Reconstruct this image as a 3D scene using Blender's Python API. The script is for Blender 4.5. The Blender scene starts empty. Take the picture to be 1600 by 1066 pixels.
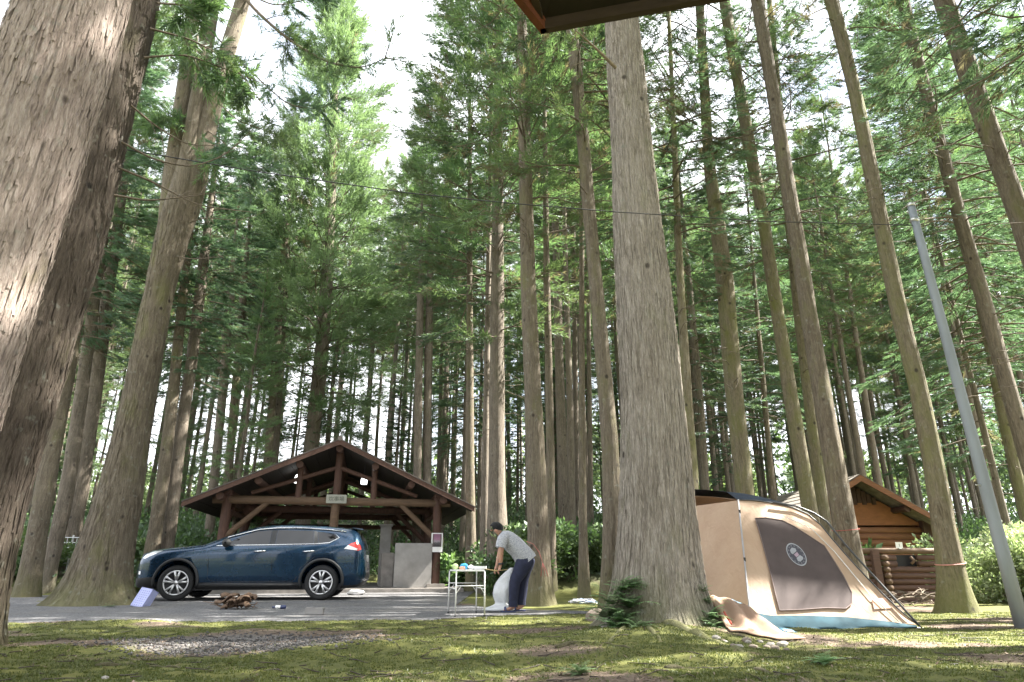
import bpy, bmesh, math, random
import numpy as np
from mathutils import Vector, Matrix, Quaternion

R = math.radians
rng = np.random.default_rng(7)
random.seed(7)
scene = bpy.context.scene
COL = scene.collection

# ------------------------------------------------------------------ camera, sky, sun, exposure
CAM_H, F, PITCH = 0.65, 1020.0, R(19.05)      # F: focal length in pixels of the 1600 px wide photograph
cam_d = bpy.data.cameras.new('camera')
cam_d.sensor_width = 36.0
cam_d.lens = 36.0 * F / 1600.0
cam_d.clip_start, cam_d.clip_end = 0.05, 2000
cam = bpy.data.objects.new('camera', cam_d)
COL.objects.link(cam)
cam.location = (0, 0, CAM_H)
cam.rotation_euler = (R(90) + PITCH, 0, 0)
scene.camera = cam

SUN_DIR = Vector((0.79, 0.10, 0.98)).normalized()     # from the scene towards the sun
SUN_EL = math.asin(SUN_DIR.z)
SUN_AZ = math.atan2(SUN_DIR.x, SUN_DIR.y)
sun_d = bpy.data.lights.new('sun', 'SUN')
sun_d.energy = 5.0
sun_d.angle = R(0.55)
sun_d.color = (1.0, 0.95, 0.86)
sun = bpy.data.objects.new('sun', sun_d)
COL.objects.link(sun)
sun.location = (20, -10, 40)
sun.rotation_euler = SUN_DIR.to_track_quat('Z', 'Y').to_euler()

world = bpy.data.worlds.new('World')
scene.world = world
world.use_nodes = True
wn = world.node_tree
wn.nodes.clear()
w_out = wn.nodes.new('ShaderNodeOutputWorld')
w_bg = wn.nodes.new('ShaderNodeBackground')
w_sky = wn.nodes.new('ShaderNodeTexSky')
w_sky.sky_type = 'NISHITA'
w_sky.sun_disc = False
w_sky.sun_elevation = SUN_EL
w_sky.sun_rotation = SUN_AZ
w_sky.air_density = 1.0
w_sky.dust_density = 2.5
w_sky.ozone_density = 1.0
w_tc = wn.nodes.new('ShaderNodeTexCoord')
w_nz = wn.nodes.new('ShaderNodeTexNoise')
w_nz.inputs['Scale'].default_value = 2.6
w_nz.inputs['Detail'].default_value = 6
w_rmp = wn.nodes.new('ShaderNodeMapRange')
w_rmp.inputs['From Min'].default_value = 0.28
w_rmp.inputs['From Max'].default_value = 0.50
w_mix = wn.nodes.new('ShaderNodeMix')
w_mix.data_type = 'RGBA'
w_mix.inputs['B'].default_value = (7.6, 7.8, 8.2, 1)   # bright broken cloud
wn.links.new(w_tc.outputs['Generated'], w_nz.inputs['Vector'])
wn.links.new(w_nz.outputs['Fac'], w_rmp.inputs['Value'])
wn.links.new(w_rmp.outputs['Result'], w_mix.inputs['Factor'])
wn.links.new(w_sky.outputs['Color'], w_mix.inputs['A'])
wn.links.new(w_mix.outputs['Result'], w_bg.inputs['Color'])
wn.links.new(w_bg.outputs['Background'], w_out.inputs['Surface'])
w_bg.inputs['Strength'].default_value = 0.057

vs = scene.view_settings
vs.view_transform = 'Standard'
vs.look = 'None'
vs.exposure = 2.8
vs.gamma = 1.0
vs.use_curve_mapping = False
scene.render.engine = 'CYCLES'
cy = scene.cycles
cy.max_bounces = 8
cy.diffuse_bounces = 4
cy.glossy_bounces = 3
cy.transmission_bounces = 4
cy.transparent_max_bounces = 8
cy.use_denoising = True
cy.sample_clamp_indirect = 6
scene.render.film_transparent = False

# ------------------------------------------------------------------ pixel of the photograph <-> place
CP, SP = math.cos(PITCH), math.sin(PITCH)

def ray(px, py):
    u, v = (px - 800) / F, (533 - py) / F
    return Vector((u, CP - v * SP, SP + v * CP))

def P(px, py, Y):
    d = ray(px, py)
    t = Y / d.y
    return Vector((d.x * t, Y, CAM_H + d.z * t))

def G(px, py, z=0.0):
    d = ray(px, py)
    t = (z - CAM_H) / d.z
    return Vector((d.x * t, d.y * t, z))

def mpp(p):                                    # metres per photograph pixel at a point
    return (p.y * CP + (p.z - CAM_H) * SP) / F

# ------------------------------------------------------------------ noise
def vnoise(u, v, seed=0, per_u=None):
    u = np.asarray(u, float); v = np.asarray(v, float)
    r = np.random.default_rng(seed)
    N = 256
    tab = r.random((N, N))
    iu, iv = np.floor(u).astype(int), np.floor(v).astype(int)
    fu, fv = u - iu, v - iv
    fu, fv = fu * fu * (3 - 2 * fu), fv * fv * (3 - 2 * fv)
    iu1 = iu + 1
    if per_u:
        iu, iu1 = iu % per_u, iu1 % per_u
    a = tab[iu % N, iv % N]; b = tab[iu1 % N, iv % N]
    c = tab[iu % N, (iv + 1) % N]; d = tab[iu1 % N, (iv + 1) % N]
    return (a * (1 - fu) + b * fu) * (1 - fv) + (c * (1 - fu) + d * fu) * fv

def fbm(u, v, seed=0, oct=4):
    s = 0; a = 0.5
    for k in range(oct):
        s = s + a * vnoise(u * 2 ** k + 17.3 * k, v * 2 ** k + 5.1 * k, seed + k)
        a *= 0.5
    return s / (1 - 0.5 ** oct)

def sstep(a, b, x):
    t = np.clip((np.asarray(x, float) - a) / (b - a), 0, 1)
    return t * t * (3 - 2 * t)

# ------------------------------------------------------------------ object helpers
def tag(o, label=None, cat=None, group=None, kind=None):
    if label: o['label'] = label
    if cat: o['category'] = cat
    if group: o['group'] = group
    if kind: o['kind'] = kind
    return o

def thing(name, label, cat, loc=(0, 0, 0), rotz=0.0, group=None):
    o = bpy.data.objects.new(name, None)
    COL.objects.link(o)
    o.empty_display_size = 0.2
    o.location = loc
    o.rotation_euler = (0, 0, rotz)
    return tag(o, label, cat, group)

def link(name, me, parent=None):
    o = bpy.data.objects.new(name, me)
    COL.objects.link(o)
    if parent is not None:
        o.parent = parent
    return o

def obj(name, verts, faces, mat, parent=None, smooth=False):
    me = bpy.data.meshes.new(name)
    me.from_pydata([tuple(v) for v in verts], [], [tuple(f) for f in faces])
    me.update()
    if mat: me.materials.append(mat)
    if smooth:
        me.polygons.foreach_set('use_smooth', [True] * len(me.polygons))
    return link(name, me, parent)

def fastmesh(name, V, Fa, mat, smooth=False, attrs=None):
    """V (n,3) floats, Fa (m,k) ints."""
    me = bpy.data.meshes.new(name)
    n, (m, k) = len(V), Fa.shape
    me.vertices.add(n)
    me.vertices.foreach_set('co', np.ascontiguousarray(V, np.float32).ravel())
    me.loops.add(m * k)
    me.loops.foreach_set('vertex_index', np.ascontiguousarray(Fa, np.int32).ravel())
    me.polygons.add(m)
    me.polygons.foreach_set('loop_start', np.arange(0, m * k, k, dtype=np.int32))
    if smooth:
        me.polygons.foreach_set('use_smooth', np.ones(m, bool))
    for nm, arr in (attrs or {}).items():
        a = me.attributes.new(nm, 'FLOAT', 'POINT')
        a.data.foreach_set('value', np.ascontiguousarray(arr, np.float32))
    if mat: me.materials.append(mat)
    me.update(calc_edges=True)
    me.validate()
    return me

class MB:
    """collects simple solids, builds ONE mesh object"""
    def __init__(self): self.v, self.f = [], []
    def add(self, v, f):
        n = len(self.v)
        self.v += [Vector(p) for p in v]
        self.f += [tuple(i + n for i in q) for q in f]
        return self
    def box(self, c, s, M=None):
        c = Vector(c); hx, hy, hz = s[0] / 2, s[1] / 2, s[2] / 2
        pts = [Vector((x, y, z)) for x in (-hx, hx) for y in (-hy, hy) for z in (-hz, hz)]
        if M is not None: pts = [M @ p for p in pts]
        return self.add([p + c for p in pts], [(0, 1, 3, 2), (4, 6, 7, 5), (0, 4, 5, 1), (2, 3, 7, 6), (0, 2, 6, 4), (1, 5, 7, 3)])
    def tube(self, pts, rad, n=8, caps=True):
        pts = [Vector(p) for p in pts]
        if not hasattr(rad, '__len__'): rad = [rad] * len(pts)
        rings = []
        ref = None
        for i, p in enumerate(pts):
            d = (pts[min(i + 1, len(pts) - 1)] - pts[max(i - 1, 0)]).normalized()
            if ref is None:
                ref = d.orthogonal().normalized()
            ref = (ref - d * ref.dot(d))
            if ref.length < 1e-6: ref = d.orthogonal()
            ref.normalize()
            b = d.cross(ref)
            rings.append([p + (ref * math.cos(2 * math.pi * k / n) + b * math.sin(2 * math.pi * k / n)) * rad[i] for k in range(n)])
        v = [q for r in rings for q in r]
        f = [(i * n + k, i * n + (k + 1) % n, (i + 1) * n + (k + 1) % n, (i + 1) * n + k) for i in range(len(pts) - 1) for k in range(n)]
        if caps:
            f.append(tuple(reversed(range(n))))
            f.append(tuple(range((len(pts) - 1) * n, len(pts) * n)))
        return self.add(v, f)
    def prism(self, poly, ext):
        """polygon (list of 3D points) extruded by vector ext"""
        poly = [Vector(p) for p in poly]; ext = Vector(ext); n = len(poly)
        v = poly + [p + ext for p in poly]
        f = [tuple(range(n)), tuple(reversed(range(n, 2 * n)))] + [(k, n + k, n + (k + 1) % n, (k + 1) % n) for k in range(n)]
        return self.add(v, f)
    def lathe(self, prof, n=24, M=None):
        """prof: (r, x) pairs turned around the local y axis"""
        v = []
        for r, y in prof:
            for k in range(n):
                a = 2 * math.pi * k / n
                p = Vector((r * math.cos(a), y, r * math.sin(a)))
                v.append(M @ p if M is not None else p)
        m = len(prof)
        f = [(i * n + k, i * n + (k + 1) % n, (i + 1) * n + (k + 1) % n, (i + 1) * n + k) for i in range(m - 1) for k in range(n)]
        return self.add(v, f)
    def build(self, name, mat, parent=None, smooth=False, bevel=0.0):
        o = obj(name, self.v, self.f, mat, parent, smooth)
        bm = bmesh.new(); bm.from_mesh(o.data)
        bmesh.ops.recalc_face_normals(bm, faces=bm.faces)
        if bevel:
            ed = [e for e in bm.edges if len(e.link_faces) == 2 and e.calc_face_angle(0) > 0.6]
            bmesh.ops.bevel(bm, geom=ed, offset=bevel, segments=2, affect='EDGES', clamp_overlap=True)
        bm.to_mesh(o.data); bm.free()
        return o

def copy_tree(o, parent=None):
    c = o.copy(); COL.objects.link(c)
    if parent is not None: c.parent = parent
    for ch in list(o.children): copy_tree(ch, c)
    return c

def bake(o):
    """apply the modifiers of o without operators"""
    dg = bpy.context.evaluated_depsgraph_get()
    me = bpy.data.meshes.new_from_object(o.evaluated_get(dg))
    o.modifiers.clear()
    old = o.data
    o.data = me
    me.name = o.name
    return o

def skin(name, verts, edges, radii, mat, parent=None, root=0, sub=2):
    me = bpy.data.meshes.new(name)
    me.from_pydata(verts, edges, [])
    o = link(name, me, parent)
    m = o.modifiers.new('skin', 'SKIN'); m.use_smooth_shade = True
    m.branch_smoothing = 0.6
    s = o.modifiers.new('sub', 'SUBSURF'); s.levels = sub; s.render_levels = sub
    for i, r in enumerate(radii):
        rr = r if hasattr(r, '__len__') else (r, r)
        me.skin_vertices[0].data[i].radius = rr
        me.skin_vertices[0].data[i].use_root = (i == root)
    bake(o)
    o.data.materials.clear(); o.data.materials.append(mat)
    o.data.polygons.foreach_set('use_smooth', [True] * len(o.data.polygons))
    return o

# ------------------------------------------------------------------ materials
class NT:
    def __init__(self, name):
        self.m = bpy.data.materials.new(name)
        self.m.use_nodes = True
        self.t = self.m.node_tree
        self.t.nodes.clear()
        self.out = self.t.nodes.new('ShaderNodeOutputMaterial')
    def n(self, typ, **kw):
        nd = self.t.nodes.new('ShaderNode' + typ)
        for k, v in kw.items():
            if k in nd.inputs.keys() if isinstance(k, str) else False:
                self.set(nd, k, v)
            elif hasattr(nd, k):
                setattr(nd, k, v)
        return nd
    def set(self, nd, k, v):
        if hasattr(v, 'is_output') or isinstance(v, bpy.types.NodeSocket):
            self.t.links.new(v, nd.inputs[k])
        else:
            nd.inputs[k].default_value = v
    def coord(self, which='Object', scale=(1, 1, 1)):
        tc = self.t.nodes.new('ShaderNodeTexCoord')
        mp = self.t.nodes.new('ShaderNodeMapping')
        mp.inputs['Scale'].default_value = scale
        self.t.links.new(tc.outputs[which], mp.inputs['Vector'])
        return mp.outputs['Vector']
    def noise(self, vec, scale, detail=5, rough=0.55, dist=0.0):
        nd = self.t.nodes.new('ShaderNodeTexNoise')
        self.t.links.new(vec, nd.inputs['Vector'])
        nd.inputs['Scale'].default_value = scale
        nd.inputs['Detail'].default_value = detail
        nd.inputs['Roughness'].default_value = rough
        nd.inputs['Distortion'].default_value = dist
        return nd.outputs['Fac']
    def ramp(self, fac, stops, interp='LINEAR'):
        nd = self.t.nodes.new('ShaderNodeValToRGB')
        cr = nd.color_ramp
        cr.interpolation = interp
        while len(cr.elements) < len(stops): cr.elements.new(0.5)
        for e, (p, c) in zip(cr.elements, stops):
            e.position = p
            e.color = (c, c, c, 1) if not hasattr(c, '__len__') else (*c, 1)
        self.t.links.new(fac, nd.inputs['Fac'])
        return nd.outputs['Color']
    def mix(self, fac, a, b, blend='MIX'):
        nd = self.t.nodes.new('ShaderNodeMix')
        nd.data_type = 'RGBA'; nd.blend_type = blend
        for k, v in (('Factor', fac), ('A', a), ('B', b)):
            s = nd.inputs[k] if k == 'Factor' else [i for i in nd.inputs if i.name == k and i.type == 'RGBA'][0]
            if k == 'Factor': s = [i for i in nd.inputs if i.name == 'Factor' and i.type == 'VALUE'][0]
            if isinstance(v, bpy.types.NodeSocket): self.t.links.new(v, s)
            elif k == 'Factor': s.default_value = v
            else: s.default_value = (*v, 1)
        return [o for o in nd.outputs if o.type == 'RGBA'][0]
    def math(self, op, a, b=0.0):
        nd = self.t.nodes.new('ShaderNodeMath'); nd.operation = op
        for i, v in enumerate((a, b)):
            if isinstance(v, bpy.types.NodeSocket): self.t.links.new(v, nd.inputs[i])
            else: nd.inputs[i].default_value = v
        return nd.outputs[0]
    def attr(self, name):
        nd = self.t.nodes.new('ShaderNodeAttribute'); nd.attribute_name = name
        return nd.outputs['Fac']
    def bump(self, h, strength=0.4, dist=0.02):
        nd = self.t.nodes.new('ShaderNodeBump')
        self.t.links.new(h, nd.inputs['Height'])
        nd.inputs['Strength'].default_value = strength
        nd.inputs['Distance'].default_value = dist
        return nd.outputs['Normal']
    def finish(self, color, rough=0.8, metal=0.0, normal=None, **kw):
        b = self.t.nodes.new('ShaderNodeBsdfPrincipled')
        for k, v in (('Base Color', color), ('Roughness', rough), ('Metallic', metal)):
            if isinstance(v, bpy.types.NodeSocket): self.t.links.new(v, b.inputs[k])
            elif k == 'Base Color': b.inputs[k].default_value = (*v, 1)
            else: b.inputs[k].default_value = v
        if normal is not None: self.t.links.new(normal, b.inputs['Normal'])
        for k, v in kw.items():
            k = k.replace('_', ' ')
            if isinstance(v, bpy.types.NodeSocket): self.t.links.new(v, b.inputs[k])
            else: b.inputs[k].default_value = v
        self.t.links.new(b.outputs[0], self.out.inputs['Surface'])
        return self.m

def bark(name, dark, mid, light, moss=(0.10, 0.11, 0.03), moss_amt=0.5, scale=1.0, bump=0.6):
    t = NT(name)
    v = t.coord('Object', (1, 1, 0.13))
    fib = t.noise(v, 34 * scale, 8, 0.68, 0.5)
    fine = t.noise(t.coord('Object', (1, 1, 0.22)), 95 * scale, 4, 0.65)
    vo = t.coord('Object', (1, 1, 0.5))
    blot = t.noise(vo, 1.9, 5, 0.6)
    col = t.ramp(fib, [(0.30, dark), (0.47, mid), (0.66, light)])
    col = t.mix(t.ramp(blot, [(0.35, 0.0), (0.7, 0.55)]), col, light)
    col = t.mix(t.ramp(fine, [(0.3, 0.45), (0.6, 0.0)]), col, dark)
    ms = t.noise(t.coord('Object', (1, 1, 0.35)), 2.7, 6, 0.65)
    msk = t.ramp(ms, [(0.66 - 0.22 * moss_amt, 0.0), (0.86 - 0.2 * moss_amt, 0.85)])
    col = t.mix(msk, col, moss)
    zz = t.t.nodes.new('ShaderNodeSeparateXYZ'); t.t.links.new(t.coord('Object'), zz.inputs[0])
    foot = t.math('ADD', zz.outputs['Z'], t.math('MULTIPLY', t.math('SUBTRACT', ms, 0.5), 2.2))     # moss growing up from the foot
    col = t.mix(t.ramp(foot, [(0.05, 0.7), (0.75, 0.0)]), col, tuple(c * 0.8 for c in moss))
    sp = t.noise(t.coord('Object', (1, 1, 1)), 11, 3, 0.5)
    col = t.mix(t.ramp(sp, [(0.62, 0.0), (0.74, 0.5)]), col, (0.24, 0.25, 0.21))
    vk = t.t.nodes.new('ShaderNodeTexVoronoi'); vk.inputs['Scale'].default_value = 3.2
    t.t.links.new(t.coord('Object', (1, 1, 0.8)), vk.inputs['Vector'])
    kn = t.ramp(vk.outputs['Distance'], [(0.06, 0.9), (0.13, 0.0)])
    col = t.mix(kn, col, tuple(c * 0.6 for c in dark))
    h = t.math('ADD', fib, t.math('MULTIPLY', fine, 0.35))
    return t.finish(col, 0.9, normal=t.bump(h, bump, 0.03))

def plain(name, c, rough=0.6, metal=0.0, var=0.12, scale=8.0, bump=0.0, coord=(1, 1, 1), **kw):
    t = NT(name)
    v = t.coord('Object', coord)
    nz = t.noise(v, scale, 5, 0.6)
    lo = tuple(x * (1 - var) for x in c); hi = tuple(min(1, x * (1 + var)) for x in c)
    col = t.ramp(nz, [(0.3, lo), (0.7, hi)])
    return t.finish(col, rough, metal, normal=t.bump(nz, bump, 0.02) if bump else None, **kw)

def wood(name, c, dirv=(0.12, 1, 1), scale=24, rough=0.75, var=0.45):
    t = NT(name)
    g = t.noise(t.coord('Object', dirv), scale, 6, 0.65, 0.5)
    b = t.noise(t.coord('Object', (1, 1, 1)), 1.7, 4)
    col = t.ramp(g, [(0.3, tuple(x * (1 - var) for x in c)), (0.62, c), (0.8, tuple(min(1, x * 1.35) for x in c))])
    col = t.mix(t.ramp(b, [(0.4, 0.0), (0.75, 0.4)]), col, tuple(x * 0.6 for x in c))
    return t.finish(col, rough, normal=t.bump(g, 0.25, 0.01))

def leafmat(name, stops, trans=0.5, sat=0.72):
    t = NT(name)
    a = t.attr('tint')
    oi = t.t.nodes.new('ShaderNodeObjectInfo')
    col = t.ramp(a, stops)
    hv = t.t.nodes.new('ShaderNodeHueSaturation')
    t.t.links.new(col, hv.inputs['Color'])
    t.t.links.new(t.math('ADD', t.math('MULTIPLY', oi.outputs['Random'], 0.035), 0.4825), hv.inputs['Hue'])
    t.t.links.new(t.math('ADD', t.math('MULTIPLY', oi.outputs['Random'], 0.55), 0.86), hv.inputs['Value'])
    hv.inputs['Saturation'].default_value = sat
    c = hv.outputs['Color']
    d = t.t.nodes.new('ShaderNodeBsdfDiffuse'); t.t.links.new(c, d.inputs['Color'])
    tr = t.t.nodes.new('ShaderNodeBsdfTranslucent')
    tc = t.mix(1.0, c, (1.10, 1.25, 0.80), 'MULTIPLY')
    t.t.links.new(tc, tr.inputs['Color'])
    mx = t.t.nodes.new('ShaderNodeMixShader'); mx.inputs[0].default_value = trans
    t.t.links.new(d.outputs[0], mx.inputs[1]); t.t.links.new(tr.outputs[0], mx.inputs[2])
    gl = t.t.nodes.new('ShaderNodeBsdfGlossy'); gl.inputs['Roughness'].default_value = 0.45
    gl.inputs['Color'].default_value = (0.6, 0.65, 0.7, 1)
    m2 = t.t.nodes.new('ShaderNodeMixShader'); m2.inputs[0].default_value = 0.05
    t.t.links.new(mx.outputs[0], m2.inputs[1]); t.t.links.new(gl.outputs[0], m2.inputs[2])
    t.t.links.new(m2.outputs[0], t.out.inputs['Surface'])
    return t.m

M = {}
M['bark_pink'] = bark('bark_pink', (0.095, 0.068, 0.056), (0.29, 0.225, 0.19), (0.45, 0.38, 0.335), (0.17, 0.15, 0.05), 0.45, 0.75, 0.9)
M['bark_brown'] = bark('bark_brown', (0.04, 0.029, 0.02), (0.118, 0.094, 0.066), (0.20, 0.17, 0.125), (0.13, 0.13, 0.045), 0.6, 0.9, 0.8)
M['bark_grey'] = bark('bark_grey', (0.085, 0.068, 0.052), (0.245, 0.21, 0.17), (0.40, 0.36, 0.31), (0.15, 0.15, 0.07), 0.35, 1.0, 0.9)
M['bark_shade'] = bark('bark_shade', (0.026, 0.019, 0.014), (0.076, 0.056, 0.042), (0.135, 0.108, 0.083), (0.10, 0.095, 0.035), 0.5, 0.8, 0.8)  # darker bark, carries the shade on the second left trunk in its colour
M['bark_mossy'] = bark('bark_mossy', (0.05, 0.04, 0.025), (0.15, 0.125, 0.08), (0.24, 0.21, 0.15), (0.13, 0.14, 0.035), 0.9, 1.1, 0.6)
M['bark_far'] = bark('bark_far', (0.042, 0.033, 0.026), (0.125, 0.102, 0.078), (0.225, 0.19, 0.15), (0.10, 0.10, 0.05), 0.4, 0.8, 0.5)
M['twig'] = plain('twig', (0.12, 0.095, 0.07), 0.9, var=0.4, scale=30)
M['dead_twig'] = plain('dead_twig', (0.22, 0.18, 0.14), 0.9, var=0.4, scale=30)
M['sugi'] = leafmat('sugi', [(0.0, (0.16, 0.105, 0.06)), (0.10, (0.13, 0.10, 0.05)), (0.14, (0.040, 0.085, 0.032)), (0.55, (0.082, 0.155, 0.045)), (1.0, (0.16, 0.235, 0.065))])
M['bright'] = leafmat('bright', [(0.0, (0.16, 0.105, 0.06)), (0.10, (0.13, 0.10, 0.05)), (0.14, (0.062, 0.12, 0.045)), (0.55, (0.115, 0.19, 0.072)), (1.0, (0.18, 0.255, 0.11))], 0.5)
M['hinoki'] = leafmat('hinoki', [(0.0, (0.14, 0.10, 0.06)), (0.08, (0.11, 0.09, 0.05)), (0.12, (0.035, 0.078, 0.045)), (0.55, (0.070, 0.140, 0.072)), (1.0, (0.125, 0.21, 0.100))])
M['shrub'] = leafmat('shrub', [(0.0, (0.03, 0.06, 0.015)), (0.5, (0.065, 0.135, 0.025)), (1.0, (0.14, 0.22, 0.04))], 0.4)
M['moss'] = leafmat('moss', [(0.0, (0.085, 0.07, 0.025)), (0.3, (0.068, 0.080, 0.016)), (0.7, (0.10, 0.112, 0.022)), (1.0, (0.15, 0.148, 0.04))], 0.3, 0.95)
M['fern'] = leafmat('fern', [(0.0, (0.10, 0.20, 0.06)), (1.0, (0.20, 0.34, 0.11))], 0.45)
M['shrub_sunlit'] = leafmat('shrub_sunlit', [(0.0, (0.12, 0.17, 0.07)), (0.5, (0.22, 0.28, 0.12)), (1.0, (0.34, 0.38, 0.20))], 0.5)  # paler greens put sunlight into the leaf colour of the right-hand shrubs
M['litter'] = leafmat('litter', [(0.0, (0.06, 0.04, 0.025)), (0.5, (0.15, 0.09, 0.05)), (1.0, (0.27, 0.19, 0.12))], 0.05)

# ------------------------------------------------------------------ terrain
def bank_y(x):
    x = np.asarray(x, float)
    return 16.6 + 9.5 * sstep(-10.0, -8.5, x) * (1 - sstep(-1.2, 0.4, x)) - 1.2 * sstep(-0.5, 0.8, x) * (1 - sstep(4, 6, x)) + 6.0 * sstep(4, 6.5, x)

F_BASE = G(1028, 992)           # foot of the big pale cedar
C_BASE = G(140, 948)

def gz(x, y, fine=True):
    x = np.asarray(x, float); y = np.asarray(y, float)
    yb = bank_y(x)
    z = 0.55 * sstep(yb, yb + 1.7, y) + 0.115 * np.maximum(0, y - yb - 1.6) + 0.0 * y - 0.105 * np.maximum(0, y - 62)
    front = 1 - sstep(8.3, 9.6, y + 0.5 * (vnoise(x * 0.7, y * 0.7, 3) - 0.5))
    right = sstep(0.0, 1.2, x) * (1 - sstep(13, 15, y))
    soft = np.maximum(front, right)
    z = z + soft * (0.11 - 0.085 * sstep(2, 3, x)) * (fbm(x * 0.8, y * 0.8, 11, 3) - 0.5)
    d2 = ((x - F_BASE.x) / 0.95) ** 2 + ((y - F_BASE.y) / 1.2) ** 2
    z = z + 0.10 * np.exp(-d2)
    z = z - 0.10 * np.exp(-(((x - 1.9) / 1.6) ** 2 + ((y - 14.6) / 0.6) ** 2))
    if fine:
        z = z + soft * 0.035 * (fbm(x * 4.5, y * 4.5, 21, 3) - 0.5)
        hill = sstep(yb, yb + 1.5, y)
        z = z + hill * 0.25 * (fbm(x * 1.3, y * 1.3, 31, 3) - 0.5)
    return z

def gzf(x, y): return float(gz(x, y))

def lot_edge(x):                # front edge of the gravel lot
    x = np.asarray(x, float)
    return 8.75 + 0.55 * (fbm(x * 0.9, x * 0 + 3.3, 41, 4) - 0.5) + 0.25 * (fbm(x * 5, x * 0 + 1.3, 42, 3) - 0.5) + 0.25 * sstep(-6, -2, x) + 0.9 * sstep(-1.3, 0.2, x)

def moss_amt(x, y):
    x = np.asarray(x, float); y = np.asarray(y, float)
    m = fbm(x * 0.75, y * 1.1, 51, 5)
    m = sstep(0.26, 0.48, m + 0.10 * (fbm(x * 6, y * 6, 52, 3) - 0.5))
    gp = np.exp(-((((x + 2.45) / 1.15) ** 2 + ((y - 6.5) / 0.7) ** 2)) ** 2)          # bare gravel patch in front of the lot
    m = m * (1 - 0.95 * gp)
    d1 = np.exp(-((((x - 0.2) / 0.9) ** 2 + ((y - 7.6) / 0.55) ** 2)) ** 1.5)            # trodden earth by the big cedar
    d2 = np.exp(-((((x - 2.5) / 0.8) ** 2 + ((y - 6.9) / 0.4) ** 2)) ** 1.5)
    d3 = np.exp(-((((x - 0.35) / 0.45) ** 2 + ((y - 5.7) / 0.3) ** 2)) ** 1.5)
    d4 = np.exp(-((((x - 4.0) / 0.9) ** 2 + ((y - 5.3) / 0.4) ** 2)) ** 1.5)
    m = m * (1 - 0.85 * d1) * (1 - 0.8 * d2) * (1 - 0.85 * d3) * (1 - 0.7 * d4)
    return np.clip(m, 0, 1), gp

def axis_pts(lo, a, b, hi, step):
    core = np.arange(a, b + 1e-6, step)
    left, right = [], []
    s, p = step, a
    while p > lo:
        s *= 1.16; p -= s; left.append(p)
    s, p = step, core[-1]
    while p < hi:
        s *= 1.16; p += s; right.append(p)
    return np.array(left[::-1] + list(core) + right)

def ground():
    xs = axis_pts(-400, -9.5, 9.5, 400, 0.075)
    ys = axis_pts(-300, 3.4, 15.5, 500, 0.075)
    X, Y = np.meshgrid(xs, ys)
    Z = gz(X, Y)
    V = np.stack([X, Y, Z], -1).reshape(-1, 3)
    nx, ny = len(xs), len(ys)
    i = np.arange(ny - 1)[:, None] * nx + np.arange(nx - 1)[None, :]
    Fa = np.stack([i, i + 1, i + nx + 1, i + nx], -1).reshape(-1, 4)
    m, gp = moss_amt(V[:, 0], V[:, 1])
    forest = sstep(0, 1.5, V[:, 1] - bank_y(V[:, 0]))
    t = NT('mossy_ground')
    v = t.coord('Object')
    n1 = t.noise(v, 3.2, 6, 0.62)
    n2 = t.noise(v, 34, 4, 0.6)
    n3 = t.noise(v, 120, 3, 0.6)
    dirt = t.ramp(n2, [(0.25, (0.055, 0.038, 0.025)), (0.5, (0.125, 0.090, 0.062)), (0.75, (0.21, 0.165, 0.125))])
    mossc = t.ramp(n1, [(0.3, (0.080, 0.086, 0.016)), (0.5, (0.112, 0.118, 0.021)), (0.72, (0.165, 0.157, 0.035))])
    mossc = t.mix(t.ramp(n2, [(0.3, 0.55), (0.62, 0.0)]), mossc, (0.06, 0.068, 0.016))
    mm = t.math('ADD', t.attr('moss'), t.math('MULTIPLY', t.math('SUBTRACT', n2, 0.5), 0.9))
    col = t.mix(t.ramp(mm, [(0.35, 0.0), (0.65, 1.0)]), dirt, mossc)
    vor = t.t.nodes.new('ShaderNodeTexVoronoi'); vor.inputs['Scale'].default_value = 55
    t.t.links.new(v, vor.inputs['Vector'])
    grav = t.mix(t.ramp(n3, [(0.3, 0.0), (0.7, 0.6)]), vor.outputs['Color'], (0.5, 0.5, 0.5))
    bw = t.t.nodes.new('ShaderNodeRGBToBW'); t.t.links.new(grav, bw.inputs[0])
    grav = t.ramp(bw.outputs[0], [(0.15, (0.05, 0.045, 0.042)), (0.5, (0.125, 0.115, 0.107)), (0.9, (0.22, 0.205, 0.195))])
    gm = t.math('ADD', t.attr('gravel'), t.math('MULTIPLY', t.math('SUBTRACT', n2, 0.5), 0.8))
    col = t.mix(t.ramp(gm, [(0.35, 0.0), (0.7, 1.0)]), col, grav)
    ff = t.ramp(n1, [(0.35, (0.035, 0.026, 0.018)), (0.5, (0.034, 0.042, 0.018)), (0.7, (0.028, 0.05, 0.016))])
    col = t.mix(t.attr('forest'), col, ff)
    h = t.math('ADD', n2, t.math('MULTIPLY', n3, 0.5))
    mat = t.finish(col, 0.95, normal=t.bump(h, 0.7, 0.02))
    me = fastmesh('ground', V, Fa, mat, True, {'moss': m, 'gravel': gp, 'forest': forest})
    o = link('ground', me)
    tag(o, 'mossy earth with bare brown patches running up into the forest', 'ground', kind='structure')
ground()

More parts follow.
